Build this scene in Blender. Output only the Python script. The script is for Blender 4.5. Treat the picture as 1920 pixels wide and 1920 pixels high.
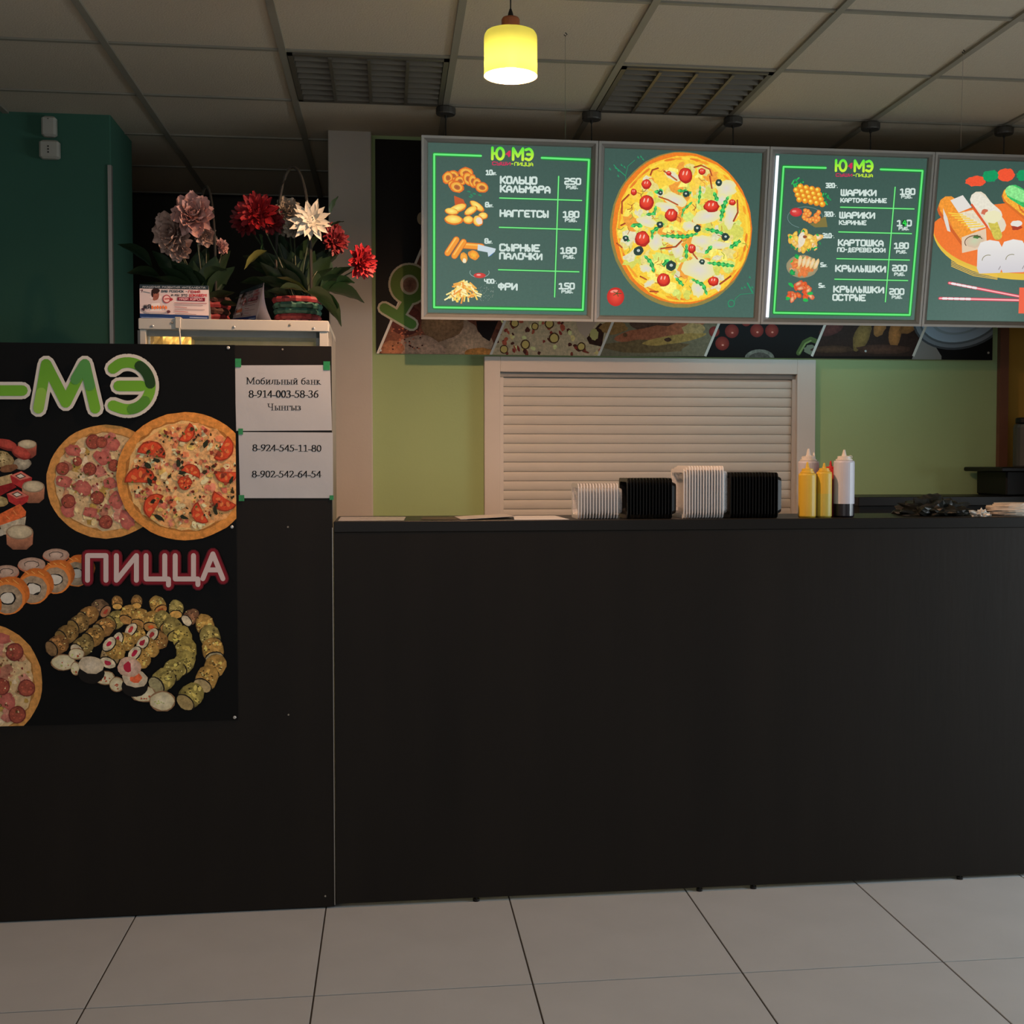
import bpy, math, random
from mathutils import Vector, Matrix, Euler
PI = math.pi
rnd = random.Random(7)
sc = bpy.context.scene
for o in list(bpy.data.objects): bpy.data.objects.remove(o)

# ------------------------------------------------------------------ camera
F, YAW, PIT, EYE, PCX, PCY = 2276.77, .1251, -.0361, 1.4586, 1014.45, 943.43
cam = bpy.data.cameras.new('camera'); co = bpy.data.objects.new('camera', cam)
sc.collection.objects.link(co); sc.camera = co
co.location = (0, 0, EYE); co.rotation_euler = (PI/2+PIT, 0, -YAW)
cam.sensor_width = 36; cam.lens = F/1920*36; cam.clip_start = .05
cam.shift_x = -(PCX-960)/1920; cam.shift_y = (PCY-960)/1920

# ------------------------------------------------------------------ world, lights, exposure
w = bpy.data.worlds.new('world'); sc.world = w; w.use_nodes = True
bg = w.node_tree.nodes['Background']; bg.inputs[0].default_value = (.72, .82, 1, 1); bg.inputs[1].default_value = .12
sc.view_settings.view_transform = 'Standard'; sc.view_settings.look = 'None'
sc.view_settings.exposure = 0; sc.view_settings.gamma = 1; sc.view_settings.use_curve_mapping = False
def area(name, loc, rot, sx, sy, power, col):
    l = bpy.data.lights.new(name, 'AREA'); l.shape = 'RECTANGLE'; l.size = sx; l.size_y = sy; l.energy = power; l.color = col
    o = bpy.data.objects.new(name, l); sc.collection.objects.link(o); o.location = loc; o.rotation_euler = rot; return o
# assumed daylight from unseen shop front behind the photographer and unseen glazing at right
area('assumed_shopfront_daylight', (-.6, -2.9, 1.5), (PI/2, 0, 0), 5.0, 2.0, 34, (.96, .98, 1))
area('assumed_side_daylight', (4.85, 2.5, 1.15), (PI/2-.85, 0, PI/2), 2.2, 1.5, 170, (.86, .95, 1))
for k, x_ in enumerate((-1.6, .4, 2.6)):   # unseen overhead lights, added to brighten partition and floor
    area('added_ceiling_light', (x_, 2.45, 2.87), (0, 0, 0), .6, .6, (4, 4, 2)[k], ((.96, .97, 1), (.96, .98, 1), (.93, .98, 1))[k])
# assumed spill: unseen cool light added behind the boards to brighten the wall
area('assumed_board_spill_light', (1.9, 5.2, 2.10), (math.radians(38), 0, 0), 1.1, .04, .85, (.5, .86, 1))

# survey helper: a point seen in the photo, put on a plane at a real distance
_f = Vector((math.sin(YAW)*math.cos(PIT), math.cos(YAW)*math.cos(PIT), math.sin(PIT)))
_r = Vector((math.cos(YAW), -math.sin(YAW), 0)); _u = _r.cross(_f)
def ray(x, y): return _f+_r*((x-PCX)/F)-_u*((y-PCY)/F)
def at(x, y, Y):
    d = ray(x, y); k = Y/d.y; return Vector((d.x*k, Y, EYE+d.z*k))
def proj(p):
    d = Vector(p)-Vector((0, 0, EYE)); q = d.dot(_f); return (PCX+F*d.dot(_r)/q, PCY-F*d.dot(_u)/q)

# ------------------------------------------------------------------ materials
def lin(c): return tuple(((v/255)/12.92 if v/255 <= .04045 else ((v/255+.055)/1.055)**2.4) for v in c)
MATS = {}
def mat(name, col, rough=.6, metal=0, nscale=0, namt=0, bump=0, bscale=60, spec=.5, emit=None, estr=0, stretch=None, coat=0):
    if name in MATS: return MATS[name]
    m = bpy.data.materials.new(name); m.use_nodes = True; N = m.node_tree.nodes; L = m.node_tree.links
    b = N['Principled BSDF']; b.inputs['Base Color'].default_value = (*col, 1)
    b.inputs['Roughness'].default_value = rough; b.inputs['Metallic'].default_value = metal
    b.inputs['Specular IOR Level'].default_value = spec
    if coat: b.inputs['Coat Weight'].default_value = coat; b.inputs['Coat Roughness'].default_value = .15
    tc = N.new('ShaderNodeTexCoord'); src = tc.outputs['Object']
    if stretch:
        mp = N.new('ShaderNodeMapping'); mp.inputs['Scale'].default_value = stretch; L.new(src, mp.inputs[0]); src = mp.outputs[0]
    if nscale:
        n = N.new('ShaderNodeTexNoise'); n.inputs['Scale'].default_value = nscale; n.inputs['Detail'].default_value = 5
        L.new(src, n.inputs['Vector'])
        r = N.new('ShaderNodeMapRange'); r.inputs[3].default_value = 1-namt; r.inputs[4].default_value = 1+namt; L.new(n.outputs[0], r.inputs[0])
        mx = N.new('ShaderNodeVectorMath'); mx.operation = 'SCALE'; mx.inputs[0].default_value = col
        L.new(r.outputs[0], mx.inputs['Scale']); L.new(mx.outputs[0], b.inputs['Base Color'])
    if bump:
        n2 = N.new('ShaderNodeTexNoise'); n2.inputs['Scale'].default_value = bscale; n2.inputs['Detail'].default_value = 4
        L.new(src, n2.inputs['Vector'])
        bp = N.new('ShaderNodeBump'); bp.inputs['Strength'].default_value = bump; bp.inputs['Distance'].default_value = .01
        L.new(n2.outputs[0], bp.inputs['Height']); L.new(bp.outputs[0], b.inputs['Normal'])
    if emit: b.inputs['Emission Color'].default_value = (*emit, 1); b.inputs['Emission Strength'].default_value = estr
    MATS[name] = m; return m
def print_mat(name, emission=False, rough=.45, nscale=140, estr=1.0):
    """flat print: colours come from the mesh, alpha says how much fine food grain they get"""
    m = bpy.data.materials.new(name); m.use_nodes = True; N = m.node_tree.nodes; L = m.node_tree.links
    b = N['Principled BSDF']; a = N.new('ShaderNodeAttribute'); a.attribute_name = 'Col'
    tc = N.new('ShaderNodeTexCoord'); n = N.new('ShaderNodeTexNoise'); n.inputs['Scale'].default_value = nscale; n.inputs['Detail'].default_value = 6; n.inputs['Roughness'].default_value = .7
    L.new(tc.outputs['Object'], n.inputs['Vector'])
    s = N.new('ShaderNodeMath'); s.operation = 'SUBTRACT'; s.inputs[1].default_value = .5; L.new(n.outputs[0], s.inputs[0])
    k = N.new('ShaderNodeMath'); k.operation = 'MULTIPLY'; L.new(s.outputs[0], k.inputs[0]); L.new(a.outputs['Alpha'], k.inputs[1])
    p = N.new('ShaderNodeMath'); p.operation = 'MULTIPLY_ADD'; p.inputs[1].default_value = 3.2; p.inputs[2].default_value = 1; L.new(k.outputs[0], p.inputs[0])
    v = N.new('ShaderNodeVectorMath'); v.operation = 'SCALE'; L.new(a.outputs['Color'], v.inputs[0]); L.new(p.outputs[0], v.inputs['Scale'])
    b.inputs['Roughness'].default_value = rough
    if emission:
        b.inputs['Base Color'].default_value = (.01, .01, .01, 1); b.inputs['Specular IOR Level'].default_value = .3
        L.new(v.outputs[0], b.inputs['Emission Color']); b.inputs['Emission Strength'].default_value = estr
    else:
        L.new(v.outputs[0], b.inputs['Base Color']); b.inputs['Specular IOR Level'].default_value = .12
    return m

M_TILE = mat('ceiling_tile', (.56, .49, .385), .95, nscale=60, namt=.06, bump=.25, bscale=150, spec=.1)
M_TBAR = mat('ceiling_bar', (.27, .25, .2), .6, nscale=8, namt=.1)
M_SLAB = mat('plaster_dark', (.10, .09, .08), .9, nscale=5, namt=.2)
M_FLOOR = mat('floor_tile', (.37, .395, .405), .38, nscale=5, namt=.09, bump=.03, bscale=25, spec=.4)
M_GROUT = mat('grout', (.03, .027, .022), .9, nscale=40, namt=.2)
M_WALLG = mat('green_paint', (.37, .47, .22), .8, nscale=4, namt=.06, bump=.05, bscale=90, spec=.2)
M_TEAL = mat('teal_paint', (.045, .13, .09), .8, nscale=4, namt=.08, bump=.05, bscale=90, spec=.2)
M_PIER = mat('cream_paint', (.52, .47, .41), .8, nscale=5, namt=.07, bump=.05, bscale=80, spec=.2)
M_OCHRE = mat('ochre_paint', (.42, .25, .045), .8, nscale=3, namt=.12, spec=.2)
M_BROWN = mat('brown_trim', (.16, .06, .03), .6, nscale=8, namt=.2)
M_DARKW = mat('recess_shade_wall', (.045, .04, .03), .9, nscale=3, namt=.2)  # shade of the recess put into the wall colour
M_WALLR = mat('room_paint', (.34, .35, .34), .9, nscale=3, namt=.05)
M_LAM = mat('wenge_laminate', (.010, .0075, .0055), .5, nscale=9, namt=.35, bump=.04, bscale=60, spec=.2, stretch=(1, 1, .12))
M_LAMTOP = mat('wenge_top', (.010, .009, .008), .38, nscale=9, namt=.3, spec=.22, stretch=(.2, 1, 1))
M_EDGE = mat('metal_edge', (.35, .33, .3), .4, .6, nscale=20, namt=.1)
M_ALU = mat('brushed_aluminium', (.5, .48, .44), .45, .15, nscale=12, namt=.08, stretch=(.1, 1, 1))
M_ALUD = mat('dark_aluminium', (.27, .255, .23), .5, .2, nscale=12, namt=.1)  # darker aluminium for bezels, back plates and cabinet linings
M_WMETAL = mat('white_metal', (.5, .49, .44), .5, .1, nscale=9, namt=.08)
M_SHUT = mat('shutter_slat', (.58, .52, .44), .6, nscale=10, namt=.05)
M_SHUTF = mat('shutter_frame', (.62, .55, .48), .55, nscale=6, namt=.05)
M_LOUV = mat('louvre_metal', (.13, .115, .088), .5, .2, nscale=15, namt=.12)
M_LOUVB = mat('louvre_dark', (.06, .055, .045), .7, nscale=8, namt=.1)
M_BLK = mat('black_plastic', (.006, .006, .006), .45, nscale=30, namt=.3, spec=.25)
M_DISC = mat('grey_disc', (.07, .065, .055), .5, .3, nscale=30, namt=.1)
M_WIRE = mat('wire', (.02, .018, .015), .5, .5, nscale=40, namt=.1)
M_STEELW = mat('steel_wire', (.3, .28, .25), .4, .7, nscale=40, namt=.1)
M_SCREW = mat('screw_metal', (.55, .53, .5), .35, .7, nscale=90, namt=.2)
M_PAPER = mat('paper', (.5, .51, .53), .8, nscale=9, namt=.04, bump=.12, bscale=14, spec=.2)
M_TAPE = mat('green_tape', (.015, .24, .07), .4, nscale=120, namt=.3)
M_DEV = mat('device_plastic', (.4, .385, .33), .6, nscale=30, namt=.06)
M_YEL = mat('mustard_plastic', (.62, .4, .035), .45, nscale=15, namt=.08)
M_YEL2 = mat('mustard_filled', (.5, .4, .06), .45, nscale=15, namt=.1)
M_RED = mat('ketchup_plastic', (.5, .02, .015), .4, nscale=15, namt=.08)
M_MILK = mat('milky_plastic', (.5, .49, .55), .4, nscale=10, namt=.05)
M_CAPW = mat('cap_white', (.6, .55, .5), .4, nscale=20, namt=.05)
M_SOY = mat('dark_sauce', (.012, .01, .014), .3, nscale=20, namt=.2)
M_NAP = mat('napkin_paper', (.62, .54, .45), .85, nscale=40, namt=.08)
M_FOIL = mat('foil', (.65, .64, .6), .35, .3, nscale=40, namt=.2, bump=.5, bscale=70)
M_BAG = mat('black_bag', (.008, .009, .007), .4, nscale=10, namt=.3, bump=.4, bscale=30, spec=.3)
M_CORDW = mat('white_cord', (.5, .48, .42), .6, nscale=50, namt=.1)
def clear_mat(name, alpha, col):
    m = bpy.data.materials.new(name); m.use_nodes = True; N = m.node_tree.nodes; L = m.node_tree.links
    b = N['Principled BSDF']; b.inputs['Base Color'].default_value = (*col, 1); b.inputs['Roughness'].default_value = .25; b.inputs['Specular IOR Level'].default_value = .3
    n = N.new('ShaderNodeTexNoise'); n.inputs['Scale'].default_value = 30
    r = N.new('ShaderNodeMapRange'); r.inputs[3].default_value = alpha-.08; r.inputs[4].default_value = alpha+.08
    L.new(n.outputs[0], r.inputs[0]); L.new(r.outputs[0], b.inputs['Alpha']); return m
M_CLEAR = clear_mat('clear_plastic', .3, (.8, .8, .82)); M_RIM = clear_mat('clear_rim', .8, (.85, .84, .84))
M_BLKC = mat('black_tray', (.004, .004, .004), .4, nscale=30, namt=.3, spec=.25)
M_BLKR = mat('black_tray_rim', (.005, .005, .005), .35, nscale=30, namt=.3, spec=.3)
M_GLASS = clear_mat('showcase_glass', .09, (.6, .65, .6))
M_PETP = mat('petal_pink', (.62, .36, .32), .7, nscale=20, namt=.25)
M_PETPALE = mat('petal_pale', (.5, .34, .28), .7, nscale=20, namt=.25)
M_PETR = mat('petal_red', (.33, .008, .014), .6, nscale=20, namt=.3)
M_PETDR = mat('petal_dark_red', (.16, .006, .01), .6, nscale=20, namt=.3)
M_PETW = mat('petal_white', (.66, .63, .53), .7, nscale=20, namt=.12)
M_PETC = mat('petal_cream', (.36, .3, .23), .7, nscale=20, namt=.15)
M_LEAF = mat('leaf_green', (.012, .032, .012), .45, nscale=18, namt=.35)
M_LEAF2 = mat('leaf_light', (.035, .085, .025), .4, nscale=18, namt=.35)
M_LEAFY = mat('leaf_yellow', (.12, .12, .025), .5, nscale=18, namt=.3)
M_STEM = mat('stem_green', (.03, .045, .02), .6, nscale=20, namt=.3)
M_WICK = mat('dark_wicker', (.06, .02, .015), .7, nscale=30, namt=.5, bump=.4, bscale=120)
M_BASKG = mat('basket_green', (.02, .09, .065), .6, nscale=40, namt=.4)
M_BASKR = mat('basket_red', (.2, .02, .025), .6, nscale=40, namt=.4)
M_BASKP = mat('basket_pink', (.4, .12, .15), .5, nscale=40, namt=.4)
M_HAND = mat('basket_handle', (.014, .012, .008), .6, nscale=40, namt=.3)
M_PRINT = print_mat('matt_print', nscale=60); M_CARD = print_mat('card_print', rough=.35)
M_LIT = print_mat('backlit_print', True, .3, 90)

# ------------------------------------------------------------------ mesh helpers
class MB:
    def __init__(s): s.v = []; s.f = []; s.smooth = False
    def add(s, vs, fs):
        b = len(s.v); s.v += [Vector(p) for p in vs]; s.f += [tuple(b+i for i in q) for q in fs]; return s
    def box(s, a, b):
        x0, y0, z0 = a; x1, y1, z1 = b
        return s.add([(x0, y0, z0), (x1, y0, z0), (x1, y1, z0), (x0, y1, z0), (x0, y0, z1), (x1, y0, z1), (x1, y1, z1), (x0, y1, z1)],
                     [(0, 3, 2, 1), (4, 5, 6, 7), (0, 1, 5, 4), (1, 2, 6, 5), (2, 3, 7, 6), (3, 0, 4, 7)])
    def bbox(s, a, b, r):
        """box with chamfered edges"""
        x0, y0, z0 = a; x1, y1, z1 = b
        pts = []
        for z, k in ((z0, 1), (z0+r, 0), (z1-r, 0), (z1, 1)):
            i = r*k
            X0, X1, Y0, Y1 = x0+i, x1-i, y0+i, y1-i; c = r
            pts.append([(X0+c, Y0, z), (X1-c, Y0, z), (X1, Y0+c, z), (X1, Y1-c, z), (X1-c, Y1, z), (X0+c, Y1, z), (X0, Y1-c, z), (X0, Y0+c, z)])
        vs = sum(pts, []); fs = [tuple(range(7, -1, -1)), tuple(range(24, 32))]
        for k in range(3):
            for i in range(8):
                j = (i+1) % 8; fs.append((k*8+i, k*8+j, k*8+8+j, k*8+8+i))
        return s.add(vs, fs)
    def lathe(s, prof, n=20, c=(0, 0, 0), cap=True):
        vs = []; fs = []
        for r, z in prof:
            for i in range(n):
                a = 2*PI*i/n; vs.append((c[0]+r*math.cos(a), c[1]+r*math.sin(a), c[2]+z))
        for k in range(len(prof)-1):
            for i in range(n):
                j = (i+1) % n; fs.append((k*n+i, k*n+j, k*n+n+j, k*n+n+i))
        if cap:
            fs.append(tuple(range(n-1, -1, -1))); fs.append(tuple((len(prof)-1)*n+i for i in range(n)))
        return s.add(vs, fs)
    def tube(s, pts, r, n=6):
        pts = [Vector(p) for p in pts]; vs = []; fs = []
        for i, p in enumerate(pts):
            d = (pts[min(i+1, len(pts)-1)]-pts[max(i-1, 0)]).normalized()
            a = d.orthogonal().normalized() if abs(d.z) < .95 else Vector((1, 0, 0)).cross(d).normalized()
            if abs(d.z) < .95: a = Vector((0, 0, 1)).cross(d).normalized()
            b = d.cross(a); rr = r[i] if isinstance(r, (list, tuple)) else r
            for k in range(n):
                t = 2*PI*k/n; vs.append(p+a*rr*math.cos(t)+b*rr*math.sin(t))
        for i in range(len(pts)-1):
            for k in range(n):
                j = (k+1) % n; fs.append((i*n+k, i*n+j, i*n+n+j, i*n+n+k))
        fs.append(tuple(range(n-1, -1, -1))); fs.append(tuple((len(pts)-1)*n+k for k in range(n)))
        return s.add(vs, fs)
    def build(s, name, m, parent=None, org=None, smooth=False):
        o_ = Vector(org) if org is not None else (parent_world(parent) if parent else Vector((0, 0, 0)))
        me = bpy.data.meshes.new(name); me.from_pydata([tuple(p-o_) for p in s.v], [], s.f); me.update()
        me.materials.append(m)
        if smooth or s.smooth:
            for p in me.polygons: p.use_smooth = True
        o = bpy.data.objects.new(name, me); sc.collection.objects.link(o)
        if parent: o.parent = parent; o.location = o_-parent_world(parent)
        else: o.location = o_
        return o
def parent_world(p):
    v = Vector((0, 0, 0))
    while p: v += p.location; p = p.parent
    return v
def tag(o, label=None, cat=None, group=None, kind=None):
    if label: o['label'] = label
    if cat: o['category'] = cat
    if group: o['group'] = group
    if kind: o['kind'] = kind
    return o
def thing(name, loc, label, cat, group=None):
    o = bpy.data.objects.new(name, None); sc.collection.objects.link(o); o.location = loc; o.empty_display_size = .05
    return tag(o, label, cat, group)
def copy_tree(o, parent=None):
    c = o.copy(); sc.collection.objects.link(c)
    if parent: c.parent = parent
    for ch in list(o.children): copy_tree(ch, c)
    return c
def structure(o, label=None): o['kind'] = 'structure'; tag(o, label); return o

# ------------------------------------------------------------------ flat print: painter
def homography(src, dst):
    A = []; B = []
    for (x, y), (u, v) in zip(src, dst):
        A.append([x, y, 1, 0, 0, 0, -u*x, -u*y]); B.append(u); A.append([0, 0, 0, x, y, 1, -v*x, -v*y]); B.append(v)
    n = 8
    for i in range(n):
        p = max(range(i, n), key=lambda k: abs(A[k][i])); A[i], A[p] = A[p], A[i]; B[i], B[p] = B[p], B[i]
        for k in range(i+1, n):
            q = A[k][i]/A[i][i]
            for j in range(i, n): A[k][j] -= q*A[i][j]
            B[k] -= q*B[i]
    X = [0]*n
    for i in range(n-1, -1, -1): X[i] = (B[i]-sum(A[i][j]*X[j] for j in range(i+1, n)))/A[i][i]
    def H(x, y):
        d = X[6]*x+X[7]*y+1; return ((X[0]*x+X[1]*y+X[2])/d, (X[3]*x+X[4]*y+X[5])/d)
    return H
def hull(P):
    P = sorted(set(P)); lo = []; up = []
    for p in P:
        while len(lo) > 1 and (lo[-1][0]-lo[-2][0])*(p[1]-lo[-2][1])-(lo[-1][1]-lo[-2][1])*(p[0]-lo[-2][0]) <= 0: lo.pop()
        lo.append(p)
    for p in reversed(P):
        while len(up) > 1 and (up[-1][0]-up[-2][0])*(p[1]-up[-2][1])-(up[-1][1]-up[-2][1])*(p[0]-up[-2][0]) <= 0: up.pop()
        up.append(p)
    return lo[:-1]+up[:-1]
GL = {'А': "00 04 26 44 40|02 42", 'Б': "46 06 00 40 43 03", 'В': "00 06 36 44 33 03|33 41 30 00", 'Г': "00 06 46", 'Д': "0m 00 40 4m|10 16 36 30",
 'Е': "46 06 00 40|03 33", 'Ж': "26 20|06 23 46|00 23 40", 'З': "06 46 43 23|43 40 00", 'И': "06 00 46 40", 'Й': "06 00 46 40|17 37", 'К': "06 00|46 13 40|03 13",
 'Л': "00 26 40", 'М': "00 06 23 46 40", 'Н': "06 00|46 40|03 43", 'О': "03 06 46 40 00 03", 'П': "00 06 46 40", 'Р': "00 06 46 43 03", 'С': "45 46 06 00 40 41",
 'Т': "06 46|26 20", 'У': "06 03 43|46 40 00", 'Ф': "26 20|23 25 05 02 42 45 25", 'Ц': "06 00 40 4m|46 40", 'Ч': "06 03 43|46 40", 'Ш': "06 00 40 46|26 20",
 'Ы': "06 00 20 23 03|46 40", 'Ь': "06 00 40 43 03", 'Э': "06 46 40 00|43 13", 'Ю': "06 00|03 13|13 16 46 40 10 13", 'Я': "40 46 06 03 43|13 00",
 '0': "03 06 46 40 00 03", '1': "05 26 20|00 40", '2': "06 46 43 03 00 40", '3': "06 46 40 00|43 13", '4': "06 03 43|46 40", '5': "46 06 03 43 40 00",
 '8': "03 06 46 40 00 03 43", '9': "43 03 06 46 40 00", '-': "03 33", '.': "10 11", '!': "16 13|10 11", ':': "10 11|13 14", '#': "10 16|30 36|04 44|02 42", ',': "1m 11"}
def glyph(c):
    out = []
    for s in GL[c].split('|'):
        out.append([(int(t[0]), -1 if t[1] == 'm' else int(t[1])) for t in s.split()])
    return out
GW = {'.': 2, '!': 2, ':': 2, ' ': 2.6, ',': 2, 'Ы': 4, '-': 3, 'Ш': 4.6, 'М': 4.6}
def soften(P, r=.8):
    if len(P) < 3: return P
    out = [P[0]]
    for a, b, c in zip(P, P[1:], P[2:]):
        d1 = math.dist(a, b); d2 = math.dist(b, c); t1 = min(r/d1, .5); t2 = min(r/d2, .5)
        out += [(b[0]+(a[0]-b[0])*t1, b[1]+(a[1]-b[1])*t1), (b[0]+(c[0]-b[0])*t2, b[1]+(c[1]-b[1])*t2)]
    return out+[P[-1]]
def arc(cx, cy, rx, ry, a0, a1, n=12):
    return [(cx+rx*math.cos(math.radians(a0+(a1-a0)*i/n)), cy+ry*math.sin(math.radians(a0+(a1-a0)*i/n))) for i in range(n+1)]
S = {}
S['8'] = (.5, [arc(.25, .74, .16, .23, 0, 360, 16), arc(.25, .26, .19, .25, 0, 360, 16)])
S['0'] = (.5, [arc(.25, .5, .18, .47, 0, 360, 20)])
S['1'] = (.5, [[(.27, .02), (.27, .97)], [(.1, .86), (.27, .96)], [(.1, .02), (.43, .02)]])
S['2'] = (.5, [arc(.22, .72, .17, .25, 165, -25, 10)+[(.06, .04)], [(.06, .04), (.42, .04), (.46, .16)]])
S['3'] = (.5, [arc(.21, .75, .16, .22, 150, -80, 10), arc(.2, .27, .2, .26, 85, -150, 12)])
S['4'] = (.5, [[(.35, .02), (.35, .96)], [(.35, .96), (.04, .3)], [(.04, .3), (.47, .3)]])
S['5'] = (.5, [[(.42, .95), (.15, .95), (.1, .58)], arc(.18, .31, .22, .29, 105, -140, 12)])
S['6'] = (.5, [arc(.25, .29, .18, .28, 0, 360, 16), [(.08, .32), (.12, .62), (.24, .86), (.42, .97)]])
S['9'] = (.5, [arc(.25, .71, .18, .27, 0, 360, 16), [(.42, .68), (.38, .38), (.26, .14), (.08, .03)]])
S['-'] = (.31, [[(.04, .3), (.26, .3)], [(.04, .26), (.26, .26)]])
S['М'] = (.95, [[(.12, .02), (.12, .97)], [(.14, .95), (.45, .12)], [(.45, .12), (.76, .95)], [(.78, .02), (.78, .97)], [(.02, .02), (.2, .02)], [(.67, .02), (.9, .02)], [(.02, .98), (.14, .98)], [(.77, .98), (.9, .98)]])
S['о'] = (.5, [arc(.25, .33, .18, .31, 0, 360, 16)])
S['б'] = (.52, [arc(.26, .31, .18, .29, 0, 360, 16), [(.08, .3), (.09, .65), (.2, .82), (.43, .95)]])
def _stem(x, h=.65): return [[(x, .02), (x, h)], [(x-.08, .02), (x+.08, .02)], [(x-.08, h), (x+.08, h)]]
S['и'] = (.56, _stem(.13)+_stem(.43)+[[(.14, .08), (.42, .58)]])
S['й'] = (.56, _stem(.13)+_stem(.43)+[[(.14, .08), (.42, .58)], arc(.28, .92, .1, .1, 200, 340, 6)])
S['н'] = (.56, _stem(.13)+_stem(.43)+[[(.13, .35), (.43, .35)]])
S['л'] = (.54, _stem(.42)+[[(.42, .65), (.2, .65), (.17, .2), (.06, .05)]])
S['ь'] = (.48, _stem(.13)+[arc(.2, .19, .19, .16, 90, -90, 8), [(.13, .35), (.2, .35)], [(.13, .03), (.2, .03)]])
S['ы'] = (.66, _stem(.13)+[arc(.2, .19, .17, .16, 90, -90, 8), [(.13, .35), (.2, .35)], [(.13, .03), (.2, .03)]]+_stem(.54))
S['а'] = (.46, [[(.3, .06), (.3, .48)], arc(.2, .5, .1, .14, 10, 160, 6), arc(.2, .2, .13, .16, 60, 330, 8), [(.3, .08), (.4, .06)]])
S['к'] = (.54, _stem(.13)+[[(.15, .34), (.36, .62)], [(.16, .36), (.42, .04), (.5, .03)]])
S['г'] = (.42, _stem(.13)+[[(.13, .65), (.38, .65), (.38, .52)]])
S['з'] = (.42, [arc(.17, .5, .13, .14, 150, -80, 8), arc(.17, .19, .16, .16, 85, -150, 10)])
S['Ч'] = (.68, [[(.5, .02), (.5, .97)], [(.4, .02), (.6, .02)], [(.4, .98), (.6, .98)], [(.12, .98), (.12, .62), (.2, .48), (.5, .46)], [(.03, .98), (.21, .98)]])
S[' '] = (.28, [])
class Canvas:
    """collects flat coloured shapes; fn turns layout coordinates into (u, v) metres on the sheet, u right, v down"""
    STEP = 9e-6
    def __init__(s, fn, w, h, gain=1.0, zt=0.0):
        s.fn = fn; s.w = w; s.h = h; s.g = gain; s.v = []; s.c = []; s.f = []; s.z = zt; s.r = random.Random(3); s.lit = False; s.top = 0
    def col(s, c): 
        l = lin(c); return tuple(min(.92, v*s.g) if s.g != 1 else v for v in l)
    def raw(s, uv, cols, tex):
        """clip to the sheet, then store one polygon"""
        P = list(zip(uv, cols))
        def clip(P, ins, t):
            out = []
            for i in range(len(P)):
                a = P[i-1]; b = P[i]; ia = ins(a[0]); ib = ins(b[0])
                if ia != ib:
                    k = t(a[0], b[0]); out.append((tuple(a[0][q]+(b[0][q]-a[0][q])*k for q in (0, 1)), tuple(a[1][q]+(b[1][q]-a[1][q])*k for q in range(3))))
                if ib: out.append(b)
            return out
        if any(not (0 <= p[0][0] <= s.w and 0 <= p[0][1] <= s.h) for p in P):
            for ax, lim, sg in ((0, 0, 1), (0, s.w, -1), (1, 0, 1), (1, s.h, -1)):
                if len(P) < 3: return
                P = clip(P, lambda p: (p[ax]-lim)*sg >= 0, lambda a, b: (lim-a[ax])/(b[ax]-a[ax]))
        if len(P) < 3: return
        b = len(s.v); A = 0
        for i in range(len(P)):
            A += P[i-1][0][0]*P[i][0][1]-P[i][0][0]*P[i-1][0][1]
        if A > 0: P = P[::-1]
        for (u, v), c in P: s.v.append((u, -s.z, -v)); s.c.append((*c, tex))
        s.f.append(tuple(range(b, b+len(P))))
    def up(s): s.z += s.STEP
    def poly(s, pts, c, tex=0, grad=None):
        s.up(); uv = [s.fn(*p) for p in pts]
        if grad:   # grad = (colour at top, colour at bottom, y0, y1)
            c0, c1 = s.col(grad[0]), s.col(grad[1]); cs = []
            for p in pts:
                t = max(0, min(1, (p[1]-grad[2])/(grad[3]-grad[2]))); cs.append(tuple(c0[i]+(c1[i]-c0[i])*t for i in range(3)))
        else: cs = [s.col(c)]*len(pts)
        s.raw(uv, cs, tex)
    def disc(s, cx, cy, rx, ry=None, c=(255, 255, 255), ce=None, rot=0, irr=0, n=18, tex=0, a0=0, a1=360):
        """filled (irregular) ellipse or sector, colour c in the middle, ce at the rim"""
        s.up(); ry = ry or rx; c1 = s.col(c); c2 = s.col(ce or c); cr, sr = math.cos(math.radians(rot)), math.sin(math.radians(rot))
        ring = []; full = (a1-a0) >= 360
        for i in range(n+(0 if full else 1)):
            a = math.radians(a0+(a1-a0)*i/n); k = 1+irr*(s.r.random()*2-1); x, y = rx*math.cos(a)*k, ry*math.sin(a)*k
            ring.append((cx+x*cr-y*sr, cy+x*sr+y*cr))
        uv = [s.fn(*p) for p in ring]; m = s.fn(cx, cy)
        for i in range(len(uv)-(0 if full else 1)):
            s.raw([m, uv[i], uv[(i+1) % len(uv)]], [c1, c2, c2], tex)
    def line(s, pts, wd, c, tex=0, cap=True, grad=None, layer=True):
        if layer: s.up()
        z = s.z; w2 = wd/2
        def one(q):
            if s.lit: s.z -= s.STEP
            s.poly(q, c, tex, grad)
        for a, b in zip(pts, pts[1:]):
            d = math.dist(a, b) or 1e-6; nx, ny = -(b[1]-a[1])/d*w2, (b[0]-a[0])/d*w2
            one([(a[0]+nx, a[1]+ny), (b[0]+nx, b[1]+ny), (b[0]-nx, b[1]-ny), (a[0]-nx, a[1]-ny)])
        for i, p in enumerate(pts):
            if cap or 0 < i < len(pts)-1: one([(p[0]+w2*math.cos(t*PI/5), p[1]+w2*math.sin(t*PI/5)) for t in range(10)])
        s.top = max(s.top, s.z)
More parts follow.
